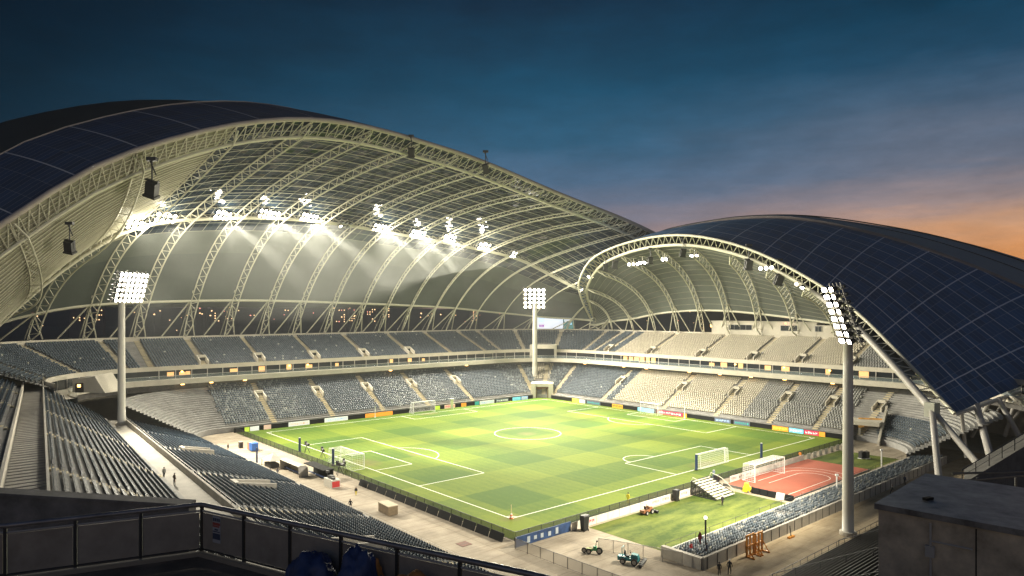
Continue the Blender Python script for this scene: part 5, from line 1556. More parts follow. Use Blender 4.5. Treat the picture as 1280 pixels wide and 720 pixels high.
# ------------------------------------------------------------------ machines and gear
def wheel(parent, c, r, wd, rot=None, hubm=None):
    b = MB()
    n = 18
    prof = [(r * .62, -wd / 2), (r * .92, -wd / 2), (r, -wd * .3), (r, wd * .3), (r * .92, wd / 2), (r * .62, wd / 2)]
    vs = [(q * math.cos(2 * math.pi * k / n), y, q * math.sin(2 * math.pi * k / n)) for k in range(n) for q, y in prof]
    m = len(prof)
    b.add(vs, [(k * m + j, ((k + 1) % n) * m + j, ((k + 1) % n) * m + (j + 1) % m, k * m + (j + 1) % m) for k in range(n) for j in range(m)])
    w_ = b.build('wheel', rubber, parent, local=True); w_.location = c
    if rot: w_.rotation_euler = (0, 0, rot)
    b = MB(); b.tube([(0, -wd * .4, 0), (0, wd * .4, 0)], r * .64, 12); b.build('rim', hubm or steel_grey, w_, local=True)
    return w_
def ride_mower(label, p, rot, paint, sc=1.0):
    t = thing('ride_on_mower', label, 'mower', p, rot)
    t.scale = (sc, sc, sc)
    b = MB()
    b.hexa([(-1.25, -.5, .45), (.6, -.5, .45), (.6, .5, .45), (-1.25, .5, .45)], [(-1.15, -.46, .78), (.6, -.46, .78), (.6, .46, .78), (-1.15, .46, .78)])
    b.hexa([(-1.3, -.42, .78), (-.35, -.42, .78), (-.35, .42, .78), (-1.3, .42, .78)], [(-1.15, -.36, 1.2), (-.4, -.36, 1.3), (-.4, .36, 1.3), (-1.15, .36, 1.2)])
    b.build('body', paint, t, local=True)
    b = MB(); b.box((.15, 0, .92), (.5, .5, .14)); b.hexa([(.36, -.25, .95), (.46, -.25, .95), (.46, .25, .95), (.36, .25, .95)], [(.5, -.24, 1.5), (.58, -.24, 1.5), (.58, .24, 1.5), (.5, .24, 1.5)])
    b.build('seat', black_pl, t, local=True)
    b = MB(); b.tube([(-.36, 0, 1.2), (-.2, 0, 1.45)], .04, 6); b.tube([(-.2 + .22 * .4 * math.cos(a), .22 * math.sin(a), 1.45 + .2 * math.cos(a)) for a in [k * math.pi / 6 for k in range(13)]], .025, 5)
    b.build('steering_wheel', black_pl, t, local=True)
    b = MB(); b.tube([(.7, -.45, .6), (.75, -.45, 2.0), (.75, .45, 2.0), (.7, .45, .6)], .05, 6); b.build('roll_bar', paint, t, local=True)
    for x in (-1.7, -1.55): pass
    for y in (-.85, 0, .85):
        b = MB(); b.tube([(-1.75, y - .4, .22), (-1.75, y + .4, .22)], .2, 10); b.box((-1.75, y, .42), (.5, .82, .1)); b.build('cutting_reel', steel_dark, t, local=True)
    b = MB(); b.tube([(-1.3, -.6, .5), (-1.75, -.8, .45)], .05, 5); b.tube([(-1.3, .6, .5), (-1.75, .8, .45)], .05, 5); b.tube([(-1.3, 0, .5), (-1.75, 0, .45)], .05, 5); b.build('lift_arm', steel_dark, t, local=True)
    b = MB(); b.box((.95, 0, .62), (.75, .95, .5)); b.build('grass_box', paint, t, local=True)
    for y in (-.62, .62):
        wheel(t, (-.85, y, .42), .42, .28); wheel(t, (.62, y, .36), .36, .26)
    return t
ride_mower('teal ride-on mower with black wheels parked behind the gate fence', G(786, 704), R(155), teal_p, 1.05)
t = ride_mower('orange and black ground machine parked against the white hoarding', W(-33.8, -63.0), UA + R(180), mat('orange_machine_paint', (.24, .10, .045), .5, var=.5, scale=.4), .9)
def trike(label, p, rot):
    t = thing('green_line_marker', label, 'line marker', p, rot)
    b = MB(); b.tube([(-.9, 0, .45), (-.3, 0, .6), (.3, 0, .5), (1.1, 0, .4)], .07, 6); b.tube([(-.3, 0, .6), (-.5, 0, 1.5)], .05, 6); b.build('frame', green_p, t, local=True)
    b = MB(); b.hexa([(-.6, -.25, .5), (.0, -.25, .5), (.0, .25, .5), (-.6, .25, .5)], [(-.5, -.2, 1.1), (-.1, -.2, 1.1), (-.1, .2, 1.1), (-.5, .2, 1.1)]); b.build('tank', green_p, t, local=True)
    b = MB(); b.tube([(-.5, -.35, 1.55), (-.5, .35, 1.55)], .04, 6); b.build('handlebar', black_pl, t, local=True)
    b = MB(); b.box((-.62, 0, 1.85), (.2, .3, .18)); b.tube([(-.5, 0, 1.5), (-.6, 0, 1.85)], .03, 5); b.build('headlamp', black_pl, t, local=True)
    b = MB(); b.box((.55, 0, .62), (.7, .5, .22)); b.build('tray', mat('olive_paint', (.28, .33, .1), .6), t, local=True)
    wheel(t, (-.95, 0, .5), .5, .16); wheel(t, (.5, -.42, .38), .38, .16); wheel(t, (1.25, .1, .38), .38, .2); wheel(t, (.5, .42, .38), .38, .16)
    return t
tr = trike('green three-wheeled line marker on the apron left of the teal mower', G(741, 692), R(160)); tr.scale = (.95,) * 3

def wheelie_bin(label, p, rot, h=2.0, wd=1.1):
    t = thing('wheelie_bin', label, 'bin', p, rot)
    b = MB(); b.hexa([(-wd * .4, -.35, .12), (wd * .4, -.35, .12), (wd * .4, .3, .12), (-wd * .4, .3, .12)], [(-wd / 2, -.5, h), (wd / 2, -.5, h), (wd / 2, .42, h), (-wd / 2, .42, h)]); b.build('body', black_pl, t, local=True)
    b = MB(); b.hexa([(-wd * .54, -.55, h), (wd * .54, -.55, h), (wd * .54, .5, h), (-wd * .54, .5, h)], [(-wd * .5, -.4, h + .16), (wd * .5, -.4, h + .16), (wd * .5, .42, h + .2), (-wd * .5, .42, h + .2)]); b.build('lid', steel_dark, t, local=True)
    for x in (-wd * .35, wd * .35): wheel(t, (x, .32, .17), .17, .08, R(90))
wheelie_bin('tall black bin standing at the white hoarding near the blue banner', W(-47.6, -62.2), UA + R(180), 2.2, 1.2)
wheelie_bin('black bin against the lettered hoarding beside the practice grass', W(-23.9, -61.7), UA + R(180), 1.8, .9)
wheelie_bin('black bin between the stepped platform and the track goal', W(-8.9, -60.2), UA + R(180), 1.7, .8)

# stepped platform (portable bleacher) by the fence
c = W(-16.4, -62.5)
t = thing('stepped_platform', 'portable stepped platform with pale treads and dark scaffold side', 'platform', c, UA + R(180))
b = MB(); n = 9
for k in range(n):
    b.box((-3.0 + .0, 0, 0), (.01, .01, .01)) if False else None
    y = 2.6 - k * .62; z = .3 + (n - 1 - k) * .26
    b.box((-.6, -y + 1.3, z), (5.6, .5, .09))
b.build('tread', mat('pale_tread', (.62, .59, .5), .7, var=.15, scale=.8), t, local=True)
b = MB()
for x in (-3.5, 2.3):
    b.tube([(x, -1.3, 2.5), (x, 3.7, .3)], .09, 6); b.tube([(x, -1.3, .1), (x, 3.7, .1)], .07, 6)
    for k in range(7):
        y = -1.3 + 5.0 * k / 6; zt = 2.5 - 2.2 * k / 6
        b.tube([(x, y, .05), (x, y, zt)], .06, 5)
        if k < 6: b.tube([(x, y, .1), (x, y + .83, zt - .37)], .045, 5)
b.tube([(-3.5, -1.3, 2.5), (2.3, -1.3, 2.5)], .08, 6); b.tube([(-3.5, 3.7, .3), (2.3, 3.7, .3)], .08, 6)
b.build('scaffold', steel_dark, t, local=True)
b = MB()
for x in (-3.5, 2.3): b.tube([(x, -1.3, 2.5), (x, -1.0, 3.2), (x, 1.2, 2.6), (x, 3.7, .9), (x, 3.7, .3)], .06, 6)
b.build('handrail', steel_cream, t, local=True)
b = MB(); b.quad((2.27, -1.3, .1), (2.27, 3.7, .1), (2.27, 3.7, .3), (2.27, -1.3, 2.4)); b.build('side_net', mesh_m, t, local=True)

t = thing('yellow_cabinet', 'yellow plastic machine with black hose at the edge of the track', 'machine', W(-9.2, -66.6), UA)
b = MB(); b.hexa([(-.7, -.5, .1), (.7, -.5, .1), (.7, .5, .1), (-.7, .5, .1)], [(-.65, -.45, .9), (.65, -.45, .9), (.65, .45, .9), (-.65, .45, .9)]); b.hexa([(-.5, -.4, .9), (.2, -.4, .9), (.2, .4, .9), (-.5, .4, .9)], [(-.4, -.3, 1.6), (.05, -.3, 1.7), (.05, .3, 1.7), (-.4, .3, 1.6)]); b.build('body', yellow_p, t, local=True)
for x in (-.5, .5): wheel(t, (x, -.52, .22), .22, .12) if 'wheel' in globals() else None
b = MB(); b.tube([(.8, 0, .4), (1.4, -.3, .6), (1.9, -.2, .2), (2.4, .2, .15)], .22, 8); b.build('hose', rubber, t, local=True)
# dark low barrier boxes along the grass side of the track
for k in range(5):
    v = -67.6 - k * 1.55
    b = MB(); b.hexa([W(-9.5, v, .01), W(-8.75, v, .01), W(-8.75, v - 1.4, .01), W(-9.5, v - 1.4, .01)][::-1], [W(-9.2, v, 1.0), W(-8.85, v, 1.0), W(-8.85, v - 1.4, 1.0), W(-9.2, v - 1.4, 1.0)][::-1])
    tag(b.build('track_barrier', white_paint if k == 3 else board_black), '%s low barrier at the grass edge of the track, %s from the yellow machine' % ('white' if k == 3 else 'black', ordinal[k]), 'barrier', 'low barriers between grass and track')
# orange frames leaning on the wall
for k, (u, hh, lab) in enumerate(((-38.6, 3.0, 'taller orange steel frame leaning on the wall of the low stand'), (-36.4, 2.8, 'orange steel frame leaning to the right of the taller orange frame'))):
    t = thing('orange_frame', lab, 'frame', W(u, -84.0), UA)
    b = MB()
    for x in (-.85, 0, .85): b.box((x, 0, hh / 2), (.22, .2, hh))
    for z in (.15, hh * .5, hh - .12): b.box((0, -.02, z), (1.92, .17, .2))
    b.build('frame', orange_p, t, local=True)
    b = MB()
    for x in (-.85, .85): b.box((x, -.5, .12), (.2, 1.3, .18)); b.tube([(x, -1.0, .2), (x, -.1, 1.5)], .07, 6)
    b.build('foot', orange_p, t, local=True)
t = thing('floor_bracket', 'small orange steel bracket lying beside the wall of the low stand', 'bracket', W(-27.3, -84.0), UA)
b = MB(); b.box((0, 0, .12), (1.5, .4, .22)); b.build('plate', orange_p, t, local=True); b = MB(); b.tube([(0, 0, .2), (0, .2, 1.7)], .07, 6); b.build('stem', steel_dark, t, local=True)
# lamp post and red flag
p = G(882, 694, 0)
t = thing('lamp_post', 'black lamp post with white round lantern at the end of the low stand', 'lamp post', p)
b = MB(); b.tube([(0, 0, 0), (0, 0, 4.9)], .12, 10); b.tube([(0, 0, 0), (0, 0, .5)], .22, 10); b.build('pole', steel_dark, t, local=True)
b = MB(); b.ball((0, 0, 5.05), .24, 12, 8); b.build('lantern', mat('lantern_glass', (.8, .8, .75), .4, emit=(1, .95, .85), es=2.0), t, local=True)
t = thing('folded_flag', 'folded dark red flag on a thin pole beside the lamp post', 'flag', p + Vector((-.6, .6, 0)))
b = MB(); b.tube([(0, 0, 0), (0, 0, 3.0)], .035, 6); b.build('pole', steel_dark, t, local=True)
b = MB()
rows = [[(.28 * (1 - abs(k - 3) / 4) * s * (1 + .2 * math.sin(k)), .08 * math.sin(k * 1.7 + s * 2), 3.0 - k * .28) for s in (-1, -.5, 0, .5, 1)] for k in range(7)]
b.grid(rows); b.build('cloth', mat('dark_red_cloth', (.30, .015, .03), .9), t, local=True)
# white marker posts beside the track
for px, py, lab in ((1102, 583, 'thin white post at the far grass corner beyond the track'), (1046, 618, 'short white post right behind the nearest mast')):
    t = thing('marker_post', lab, 'post', G(px, py)); b = MB(); b.tube([(0, 0, 0), (0, 0, 3.4)], .13, 8); b.build('pole', white_paint, t, local=True); b = MB(); b.box((0, 0, 3.5), (.5, .35, .3)); b.build('head', white_paint, t, local=True)
# small cases on the grass corner
for k, (px, py) in enumerate(((1077, 573), (1083, 573))):
    t = thing('equipment_case', 'dark equipment case %s on the grass beyond the track' % ('on the left of two' if k == 0 else 'on the right of two'), 'case', G(px, py), .5)
    b = MB(); b.box((0, 0, .8), (1.1, .8, 1.5)); b.build('body', black_pl, t, local=True); b = MB(); b.box((0, 0, .06), (1.5, 1.0, .1)); b.build('base', white_paint, t, local=True); b = MB(); b.tube([(-.3, 0, 1.56), (-.3, 0, 1.75), (.3, 0, 1.75), (.3, 0, 1.56)], .04, 5); b.build('handle', steel_dark, t, local=True)
t = thing('banner', 'upright orange-brown printed panel behind the right corner of the pitch', 'banner', G(1088, 549) + Vector((0, 0, 0)), R(-20))
b = MB(); b.box((0, 0, 2.8), (5.5, .15, 5.2)); b.build('panel', mat('amber_glow_panel', (.5, .26, .07), .6, var=.6, scale=1.0, emit=(.8, .42, .1), es=.25), t, local=True); b = MB(); b.box((0, .02, .3), (5.9, .4, .7)); b.build('base', board_black, t, local=True)  # panel is no lamp; a faint glow is added to its material

# dugouts and gear along the left fence
def dug(name, label, cat, p, rot=UA + R(90)): return thing(name, label, cat, p, rot)
t = dug('canopy_tent', 'grey folded canopy with peaked top left of the dugout shelter', 'canopy', G(341, 583))
b = MB(); b.add([(-2.6, -1.6, 1.5), (2.4, -1.6, 1.2), (2.4, 1.6, 1.4), (-2.6, 1.6, 1.7), (-.4, .1, 2.9)], [(0, 1, 4), (1, 2, 4), (2, 3, 4), (3, 0, 4), (3, 2, 1, 0)]); b.build('cover', mat('grey_canvas', (.45, .43, .38), .85, var=.15, scale=1), t, local=True)
b = MB()
for x, y in ((-2.4, -1.5), (2.2, -1.5), (2.2, 1.5), (-2.4, 1.5)): b.tube([(x, y, 0), (x, y, 1.5)], .06, 6)
b.build('leg', steel_dark, t, local=True)
b = MB(); b.box((0, .2, .45), (3.6, 1.8, .8)); b.build('crate', black_pl, t, local=True)
t = dug('dugout_shelter', 'beige-backed dugout shelter with rounded pale roof on the apron', 'dugout', G(367, 591))
b = MB(); prof = [(-1.0, 0), (-1.05, 1.3), (-.9, 1.9), (-.4, 2.25), (.7, 2.3), (1.0, 2.1)]
Lh = 4.6
b.grid([[(x, y, z) for y, z in prof] for x in (-Lh, Lh)]); b.build('back_shell', mat('dugout_beige', (.35, .32, .25), .6, var=.12, scale=1.5), t, local=True)
for x in (-Lh, Lh):
    b = MB(); b.add([(x, y, z) for y, z in prof] + [(x, .9, 0)], [tuple(range(7))]); b.build('end_panel', steel_grey, t, local=True)
b = MB(); b.box((0, 0, .5), (2 * Lh - .3, .5, .1)); b.build('seat_row', navy_p, t, local=True)
b = MB()
for k in range(8): b.box((-Lh + .6 + k * 1.15, -1.08, 1.0), (.06, .06, 1.9))
b.build('rib', steel_grey, t, local=True)
t = dug('dugout_shelter', 'black dugout shelter cluttered with camera gear on its roof', 'dugout', G(392, 597) + Vector((.8, .8, 0)))
b = MB(); b.box((0, -.9, 1.05), (8.6, .12, 2.0)); b.box((0, .1, 2.1), (8.8, 2.2, .14)); b.build('back_shell', board_black, t, local=True)
b = MB()
for k in range(7): b.box((-4.2 + k * 1.4, -1.0, 1.05), (.1, .1, 2.1))
b.build('rib', steel_dark, t, local=True)
b = MB(); b.box((0, .3, .5), (8.2, .5, .1)); b.build('seat_row', navy_p, t, local=True)
def tripod_camera(label, p, rot, z0=0, sc=1.0):
    t = thing('broadcast_camera', label, 'camera', p + Vector((0, 0, z0)), rot, 'broadcast cameras beside the left goal'); t.scale = (sc,) * 3
    b = MB()
    for k in range(3):
        a = k * 2.1; b.tube([(.55 * math.cos(a), .55 * math.sin(a), 0), (0, 0, 1.15)], .035, 5)
    b.build('tripod', steel_dark, t, local=True)
    b = MB(); b.box((0, 0, 1.4), (.9, .32, .38)); b.box((.35, 0, 1.66), (.3, .28, .2)); b.build('body', black_pl, t, local=True)
    b = MB(); b.tube([(-.45, 0, 1.4), (-1.0, 0, 1.4)], .2, 10); b.build('lens', black_pl, t, local=True)
tripod_camera('broadcast camera on the roof of the black dugout, farthest from the goal', G(383, 580, 2.2), 2.2, 2.2, 1.3)
tripod_camera('broadcast camera on the roof end of the black dugout, nearest the goal post', G(403, 588, 2.2), 2.0, 2.2, 1.3)
tripod_camera('broadcast camera on the ground between the red-fronted table and the fence', G(424, 594), 2.5, 0, 1.6)
tripod_camera('broadcast camera with long lens just right of the navy post', G(430, 590), 1.9, 0, 1.5)
t = dug('team_table', 'white table box with a red front and black gear on top', 'table', G(415, 608))
b = MB(); b.box((0, 0, .75), (3.2, 1.8, 1.5)); b.build('body', mat('table_white', (.55, .53, .47), .7, var=.1), t, local=True)
b = MB(); b.box((-1.62, 0, .7), (.06, 1.5, 1.1)); b.box((-.4, -.92, .75), (1.7, .05, 1.1)); b.build('front_panel', red_p, t, local=True)
b = MB(); b.box((.3, 0, 1.75), (1.2, .8, .5)); b.box((-.9, .2, 1.7), (.7, .6, .4)); b.tube([(1.2, .3, 1.5), (1.2, .3, 2.6)], .06, 6); b.box((1.2, .3, 2.6), (.7, .5, .4)); b.build('equipment', black_pl, t, local=True)
t = dug('blue_crate_cart', 'blue crate cart with an orange end on the upper apron', 'cart', G(316, 563))
b = MB(); b.box((-.6, 0, 1.05), (1.9, 1.5, 1.7)); b.build('crate', blue_p, t, local=True); b = MB(); b.box((1.1, 0, .95), (1.4, 1.3, 1.6)); b.build('side_box', mat('faded_orange_box', (.5, .2, .1), .7), t, local=True)
for x in (-1.2, 1.2): wheel(t, (x, -.7, .2), .2, .12)
t = dug('tool_chest', 'small dark upright chest on the apron above the blue cart', 'chest', G(301, 560)); b = MB(); b.box((0, 0, .75), (1.0, .8, 1.4)); b.build('body', steel_dark, t, local=True); b = MB(); b.box((0, 0, 1.5), (1.1, .9, .12)); b.build('lid', mat('pale_lid', (.35, .32, .27), .7), t, local=True)
t = dug('navy_banner_stand', 'narrow navy banner stand at the front railing by the canopy', 'banner stand', G(321, 580)); b = MB(); b.box((0, 0, 1.9), (.9, .1, 3.2)); b.build('banner', navy_p, t, local=True); b = MB(); b.box((0, 0, .08), (1.2, .7, .14)); b.tube([(0, .08, 0), (0, .08, 3.6)], .04, 5); b.build('stand', steel_grey, t, local=True)
t = dug('storage_crate', 'brown slatted storage crate with pale lid alone on the apron', 'crate', G(485, 641), UA + R(86))
b = MB(); b.box((0, 0, .75), (3.6, 1.7, 1.4)); b.build('body', brown_p, t, local=True); b = MB(); b.box((0, 0, 1.5), (3.75, 1.85, .12)); b.build('lid', mat('crate_lid', (.46, .40, .29), .8), t, local=True)
b = MB()
for k in range(8): b.box((-1.7 + k * .485, -.87, .75), (.07, .05, 1.4))
b.build('slat', mat('crate_slat', (.12, .09, .055), .8), t, local=True)
t = thing('manhole_cover', 'rusty square drain cover set in the apron near the near corner', 'drain cover', G(580, 680)); b = MB(); b.box((0, 0, .02), (1.7, 1.7, .035), UA); b.build('plate', mat('rusty_plate', (.16, .075, .055), .8, var=.3, scale=.4), t, local=True); b = MB(); b.box((0, 0, .04), (1.2, .08, .01), UA); b.build('slot', steel_dark, t, local=True)

# ------------------------------------------------------------------ viewer's platform
PZ = 27.5
plat = thing('viewing_platform', 'dark concrete viewing platform under the foreground railing', 'platform', (-2, 11, PZ))
b = MB()
q = [(-16, 14.1), (-10.3, 13.85), (-7.0, 15.4), (0.3, 11.35), (6.6, 7.3), (6.6, 3), (-16, 3)]
n = len(q)
b.add([(x, y, PZ - .35) for x, y in q] + [(x, y, PZ) for x, y in q], [tuple(range(n)), tuple(range(2 * n - 1, n - 1, -1))] + [(i, n + i, n + (i + 1) % n, (i + 1) % n) for i in range(n)])
b.build('floor_slab', mat('platform_slab', (.17, .125, .085), .9, var=.5, scale=.8), plat)
b = MB()
for x in (-6.2, -4.4, -2.6, -.8): b.box((x, 12.4, PZ + .012), (.05, 3.0, .02), R(-25))
b.build('floor_joint', board_black, plat)
b = MB()
kp = [Vector((-10.3, 13.72, PZ)), Vector((-7.0, 15.25, PZ)), Vector((0.3, 11.2, PZ)), Vector((6.5, 7.2, PZ))]
for a, c in zip(kp[:-1], kp[1:]):
    d = (c - a).normalized(); nn = Vector((-d.y, d.x, 0)) * .06
    b.hexa([a - nn, c - nn, c + nn, a + nn], [p + Vector((0, 0, .09)) for p in (a - nn, c - nn, c + nn, a + nn)])
b.build('edge_kerb', mat('beige_kerb', (.32, .27, .2), .8), plat)  # kerb in one even pale beige
b = MB(); b.hexa([(-16, 14.1, 20), (-10.3, 13.9, 20), (-10.3, 14.1, 20), (-16, 14.3, 20)], [(-16, 14.1, PZ - .36), (-10.3, 13.9, PZ - .36), (-10.3, 14.1, PZ - .36), (-16, 14.3, PZ - .36)]); b.build('apron_face', concrete_dark, plat)
rail = thing('foreground_railing', 'dark panelled railing with rounded top rail bending round the viewing platform', 'railing', (-7, 15.3, PZ))
rp = [Vector((-16, 13.9, PZ)), Vector((-10.3, 13.82, PZ)), Vector((-7.0, 15.35, PZ)), Vector((0.3, 11.3, PZ)), Vector((6.5, 7.3, PZ))]
RH = 1.12
b = MB(); b.tube([p + Vector((0, 0, RH)) for p in rp], .055, 10); b.build('top_rail', mat('worn_rail_steel', (.30, .28, .27), .35, metal=.5, var=.3, scale=.5), rail, smooth=True)
b = MB(); b.tube([p + Vector((0, 0, RH - .14)) for p in rp], .022, 6); b.build('under_rail', steel_grey, rail)
b = MB(); b.tube([p + Vector((0, 0, .12)) for p in rp], .022, 6); b.build('bottom_rail', steel_dark, rail)
panel_m = mat('railing_panel', (.34, .295, .24), .6, var=.25, scale=.7)
for a, c in zip(rp[:-1], rp[1:]):
    ln_ = (c - a).length; n = max(1, round(ln_ / 1.35))
    for i in range(n):
        p0 = a.lerp(c, i / n); p1 = a.lerp(c, (i + 1) / n)
        d = (p1 - p0).normalized(); nn = Vector((-d.y, d.x, 0)) * .008
        q0, q1 = p0 + d * .05, p1 - d * .05
        m = MB(); m.hexa([x + Vector((0, 0, .15)) for x in (q0 - nn, q1 - nn, q1 + nn, q0 + nn)], [x + Vector((0, 0, RH - .17)) for x in (q0 - nn, q1 - nn, q1 + nn, q0 + nn)])
        m.build('panel', panel_m, rail)
        m = MB(); m.box(p0 + Vector((0, 0, RH / 2)), (.06, .06, RH), math.atan2(d.y, d.x)); m.build('post', steel_dark, rail)
# notice on the railing
d = (rp[3] - rp[2]).normalized(); p = rp[2] + d * .52; nn = Vector((d.y, -d.x, 0))
if nn.y > 0: nn = -nn
t = thing('notice_sign', 'small white notice with red heading and dark picture on the railing panel', 'sign', p + Vector((0, 0, .5)))
def sgn(x0, x1, z0, z1, m, nm, off):
    b = MB(); q = [p + d * x0 + nn * off, p + d * x1 + nn * off, p + d * x1 + nn * (off + .006), p + d * x0 + nn * (off + .006)]
    b.hexa([x + Vector((0, 0, z0)) for x in q], [x + Vector((0, 0, z1)) for x in q]); return b.build(nm, m, t)
sgn(-.13, .13, .34, .93, mat('notice_white', (.45, .45, .46), .6, var=.1, scale=.2), 'board', .012)
sgn(-.12, .12, .73, .79, mat('notice_red', (.4, .08, .06), .6), 'red_heading', .019); sgn(-.12, .09, .69, .72, MATS['notice_red'], 'red_heading', .019)
for k in range(4): sgn(-.11 + .06 * k, -.07 + .06 * k, .82, .89, mat('notice_ink', (.05, .07, .12), .6), 'lettering', .019)
sgn(-.12, .12, .42, .55, MATS['notice_ink'], 'picture', .019); sgn(-.12, .11, .58, .60, MATS['notice_ink'], 'lettering', .019); sgn(-.06, .05, .62, .65, MATS['notice_ink'], 'lettering', .019)
# dark parapet beyond the railing
t = thing('parapet_wall', 'thick dark concrete parapet beyond the left railing', 'wall', (-20, 28, 15))
A1p, A2p = P(-60, 616, 29), P(236, 634, 30)
parapet_m = mat('parapet_concrete', (.19, .18, .17), .85, var=.35, scale=.9)
b = MB(); dv = Vector((.0, .7, 0))
b.hexa([Vector((x.x, x.y, 12)) for x in (A1p, A2p, A2p + dv, A1p + dv)], [A1p, A2p, A2p + dv, A1p + dv]); b.build('wall', parapet_m, t)
b = MB(); b.hexa([x + Vector((0, 0, .004)) for x in (A1p - Vector((0, .1, 0)), A2p - Vector((0, .1, 0)), A2p + dv, A1p + dv)], [x + Vector((0, 0, .14)) for x in (A1p - Vector((0, .1, 0)), A2p - Vector((0, .1, 0)), A2p + dv, A1p + dv)]); b.build('coping', parapet_m, t)

# crumpled covers and bags on the platform
def heap(name, label, cat, c, size, m, m2, seed, rot=0):
    bm = bmesh.new(); bmesh.ops.create_icosphere(bm, subdivisions=4, radius=1)
    for v in bm.verts:
        p = v.co.copy(); q = Vector((p.x * 1.7 + seed, p.y * 1.7, p.z * 1.1))
        f = 1 + .30 * noise.noise(q) + .13 * noise.noise(q * 2.7) - .10 * abs(noise.noise(q * 4.5))
        p = Vector((p.x * size[0], p.y * size[1], max(-.35, p.z) * size[2])) * f
        v.co = p
    zmin = min(v.co.z for v in bm.verts)
    for v in bm.verts: v.co.z -= zmin
    me = bpy.data.meshes.new(name); bm.to_mesh(me); bm.free()
    me.materials.append(m); me.materials.append(m2 or m)
    for f in me.polygons:
        f.use_smooth = True
        if m2 and f.center.z < size[2] * .40 and f.center.x > -.1 * size[0]: f.material_index = 1
    o = bpy.data.objects.new(name, me); COL.objects.link(o); o.location = c; o.rotation_euler = (0, 0, rot)
    return tag(o, label, cat)
tarp_navy = mat('navy_tarp', (.035, .06, .16), .5, var=.3, scale=.25); tarp_or = mat('ochre_tarp', (.55, .22, .05), .6, var=.2, scale=.2); cloth_g = mat('pale_sack', (.5, .42, .34), .8, var=.2, scale=.3)
def FL(px, off):                             # a spot on the platform floor, off metres inside the railing
    a, c = rp[2], rp[3]
    r = (px - 640) / F_PX; nx, ny = -.485, -.875
    ax, ay = a.x + nx * off, a.y + ny * off; dx, dy = c.x - a.x, c.y - a.y
    k = (r * ay - ax) / (dx - r * dy)
    return Vector((ax + k * dx, ay + k * dy, PZ))
heap('covered_bundle', 'navy tarpaulin bundle with an ochre corner lying inside the railing', 'tarpaulin bundle', FL(387, .5), (.52, .40, .62), tarp_navy, tarp_or, 1.3)
heap('kit_bag', 'crumpled navy kit bag, tallest of the foreground heap', 'bag', FL(446, .45), (.40, .34, .78), tarp_navy, None, 4.1, .6)
heap('sack', 'pale round sack between the two navy bundles', 'sack', FL(429, .95), (.17, .15, .40), cloth_g, None, 7.7)
heap('ochre_bag', 'ochre cloth bag behind the tallest navy bag', 'bag', FL(464, .2), (.26, .16, .66), tarp_or, None, 9.2)
heap('small_bag', 'small navy bag at the right foot of the heap', 'bag', FL(477, .6), (.22, .2, .52), tarp_navy, None, 11.5)
heap('ochre_cover', 'ochre cover heap lying farthest right along the railing', 'cover', FL(512, .45), (.46, .32, .62), tarp_or, None, 14.9)
heap('dark_bag', 'black bag tucked behind the right ochre cover', 'bag', FL(533, .3), (.2, .2, .55), black_pl, None, 17.1)

# concrete plant room at the lower right, with its railings
t = thing('plant_room', 'dark concrete block with a wet flat roof filling the lower right corner', 'concrete block', (9.5, 14, 20))
a = P(1098, 629, 14.1); bk = P(1160, 599, 16.6)
ex = Vector((1.74, -1.7, 0)).normalized(); ey = Vector((bk.x - a.x, bk.y - a.y, 0))
ZT = a.z
L_ = 6.0
c0, c1_, c2_, c3_ = Vector((a.x, a.y, 0)), Vector((a.x, a.y, 0)) + ex * L_, Vector((a.x, a.y, 0)) + ex * L_ + ey, Vector((a.x, a.y, 0)) + ey
b = MB(); b.hexa([Vector((p.x, p.y, 12)) for p in (c0, c1_, c2_, c3_)], [Vector((p.x, p.y, ZT - .12)) for p in (c0, c1_, c2_, c3_)]); b.build('wall', mat('board_marked_concrete', (.50, .42, .31), .85, var=.42, scale=.55, bump=.25), t)
ov = .06
e1 = ex * ov; e2 = ey.normalized() * ov
qq = [c0 - e1 - e2, c1_ + e1 - e2, c2_ + e1 + e2, c3_ - e1 + e2]
b = MB(); b.hexa([Vector((p.x, p.y, ZT - .116)) for p in qq], [Vector((p.x, p.y, ZT)) for p in qq]); b.build('roof_slab', mat('wet_roof', (.17, .165, .16), .4, var=.65, scale=.45, bump=.2), t)
b = MB()
for k in (1.7, 3.3): 
    p = c0 + ex * k - ey.normalized() * .004; b.box((p.x, p.y, ZT - 1.6), (.02, .012, 2.9), math.atan2(ex.y, ex.x))
b.build('wall_joint', board_black, t)
fx = lambda k, z, o=.03: (c0 + ex * k - ey.normalized() * o) + Vector((0, 0, ZT + z))
b = MB(); b.tube([fx(.95, -.2), fx(.95, -2.6)], .022, 6); b.tube([fx(.95, -.55), fx(1.65, -.55)], .018, 6); b.build('cable_conduit', steel_grey, t)
b = MB(); b.box(fx(.95, -.75, .06), (.16, .08, .22), math.atan2(ex.y, ex.x)); b.build('junction_box', steel_grey, t)
b = MB(); b.box(fx(.65, .03, -1.0), (.22, .1, .05), .4); b.build('roof_drain', board_black, t)
rl = thing('roof_railing', 'dark three-rail barrier behind the concrete block', 'railing', P(1230, 600, 19))
b = MB()
r0, r1 = P(1166, 610, 19), P(1330, 606, 18)
for z in (0, -.38): b.tube([r0 + Vector((0, 0, z + .12)), r1 + Vector((0, 0, z + .35))], .035, 7)
b.tube([P(1190, 592, 21), P(1330, 588, 20)], .035, 7)
for x in (1222, 1270, 1312): b.tube([P(x, 597, 19), P(x, 660, 19)], .035, 7)
b.tube([P(1222, 655, 19), P(1300, 600, 19)], .03, 7)
b.build('rail', mat('barrier_steel', (.16, .155, .15), .45, metal=.4), rl)
t = thing('retaining_wall', 'dark sloping retaining wall behind the block, under the roof struts', 'wall', P(1250, 640, 60))
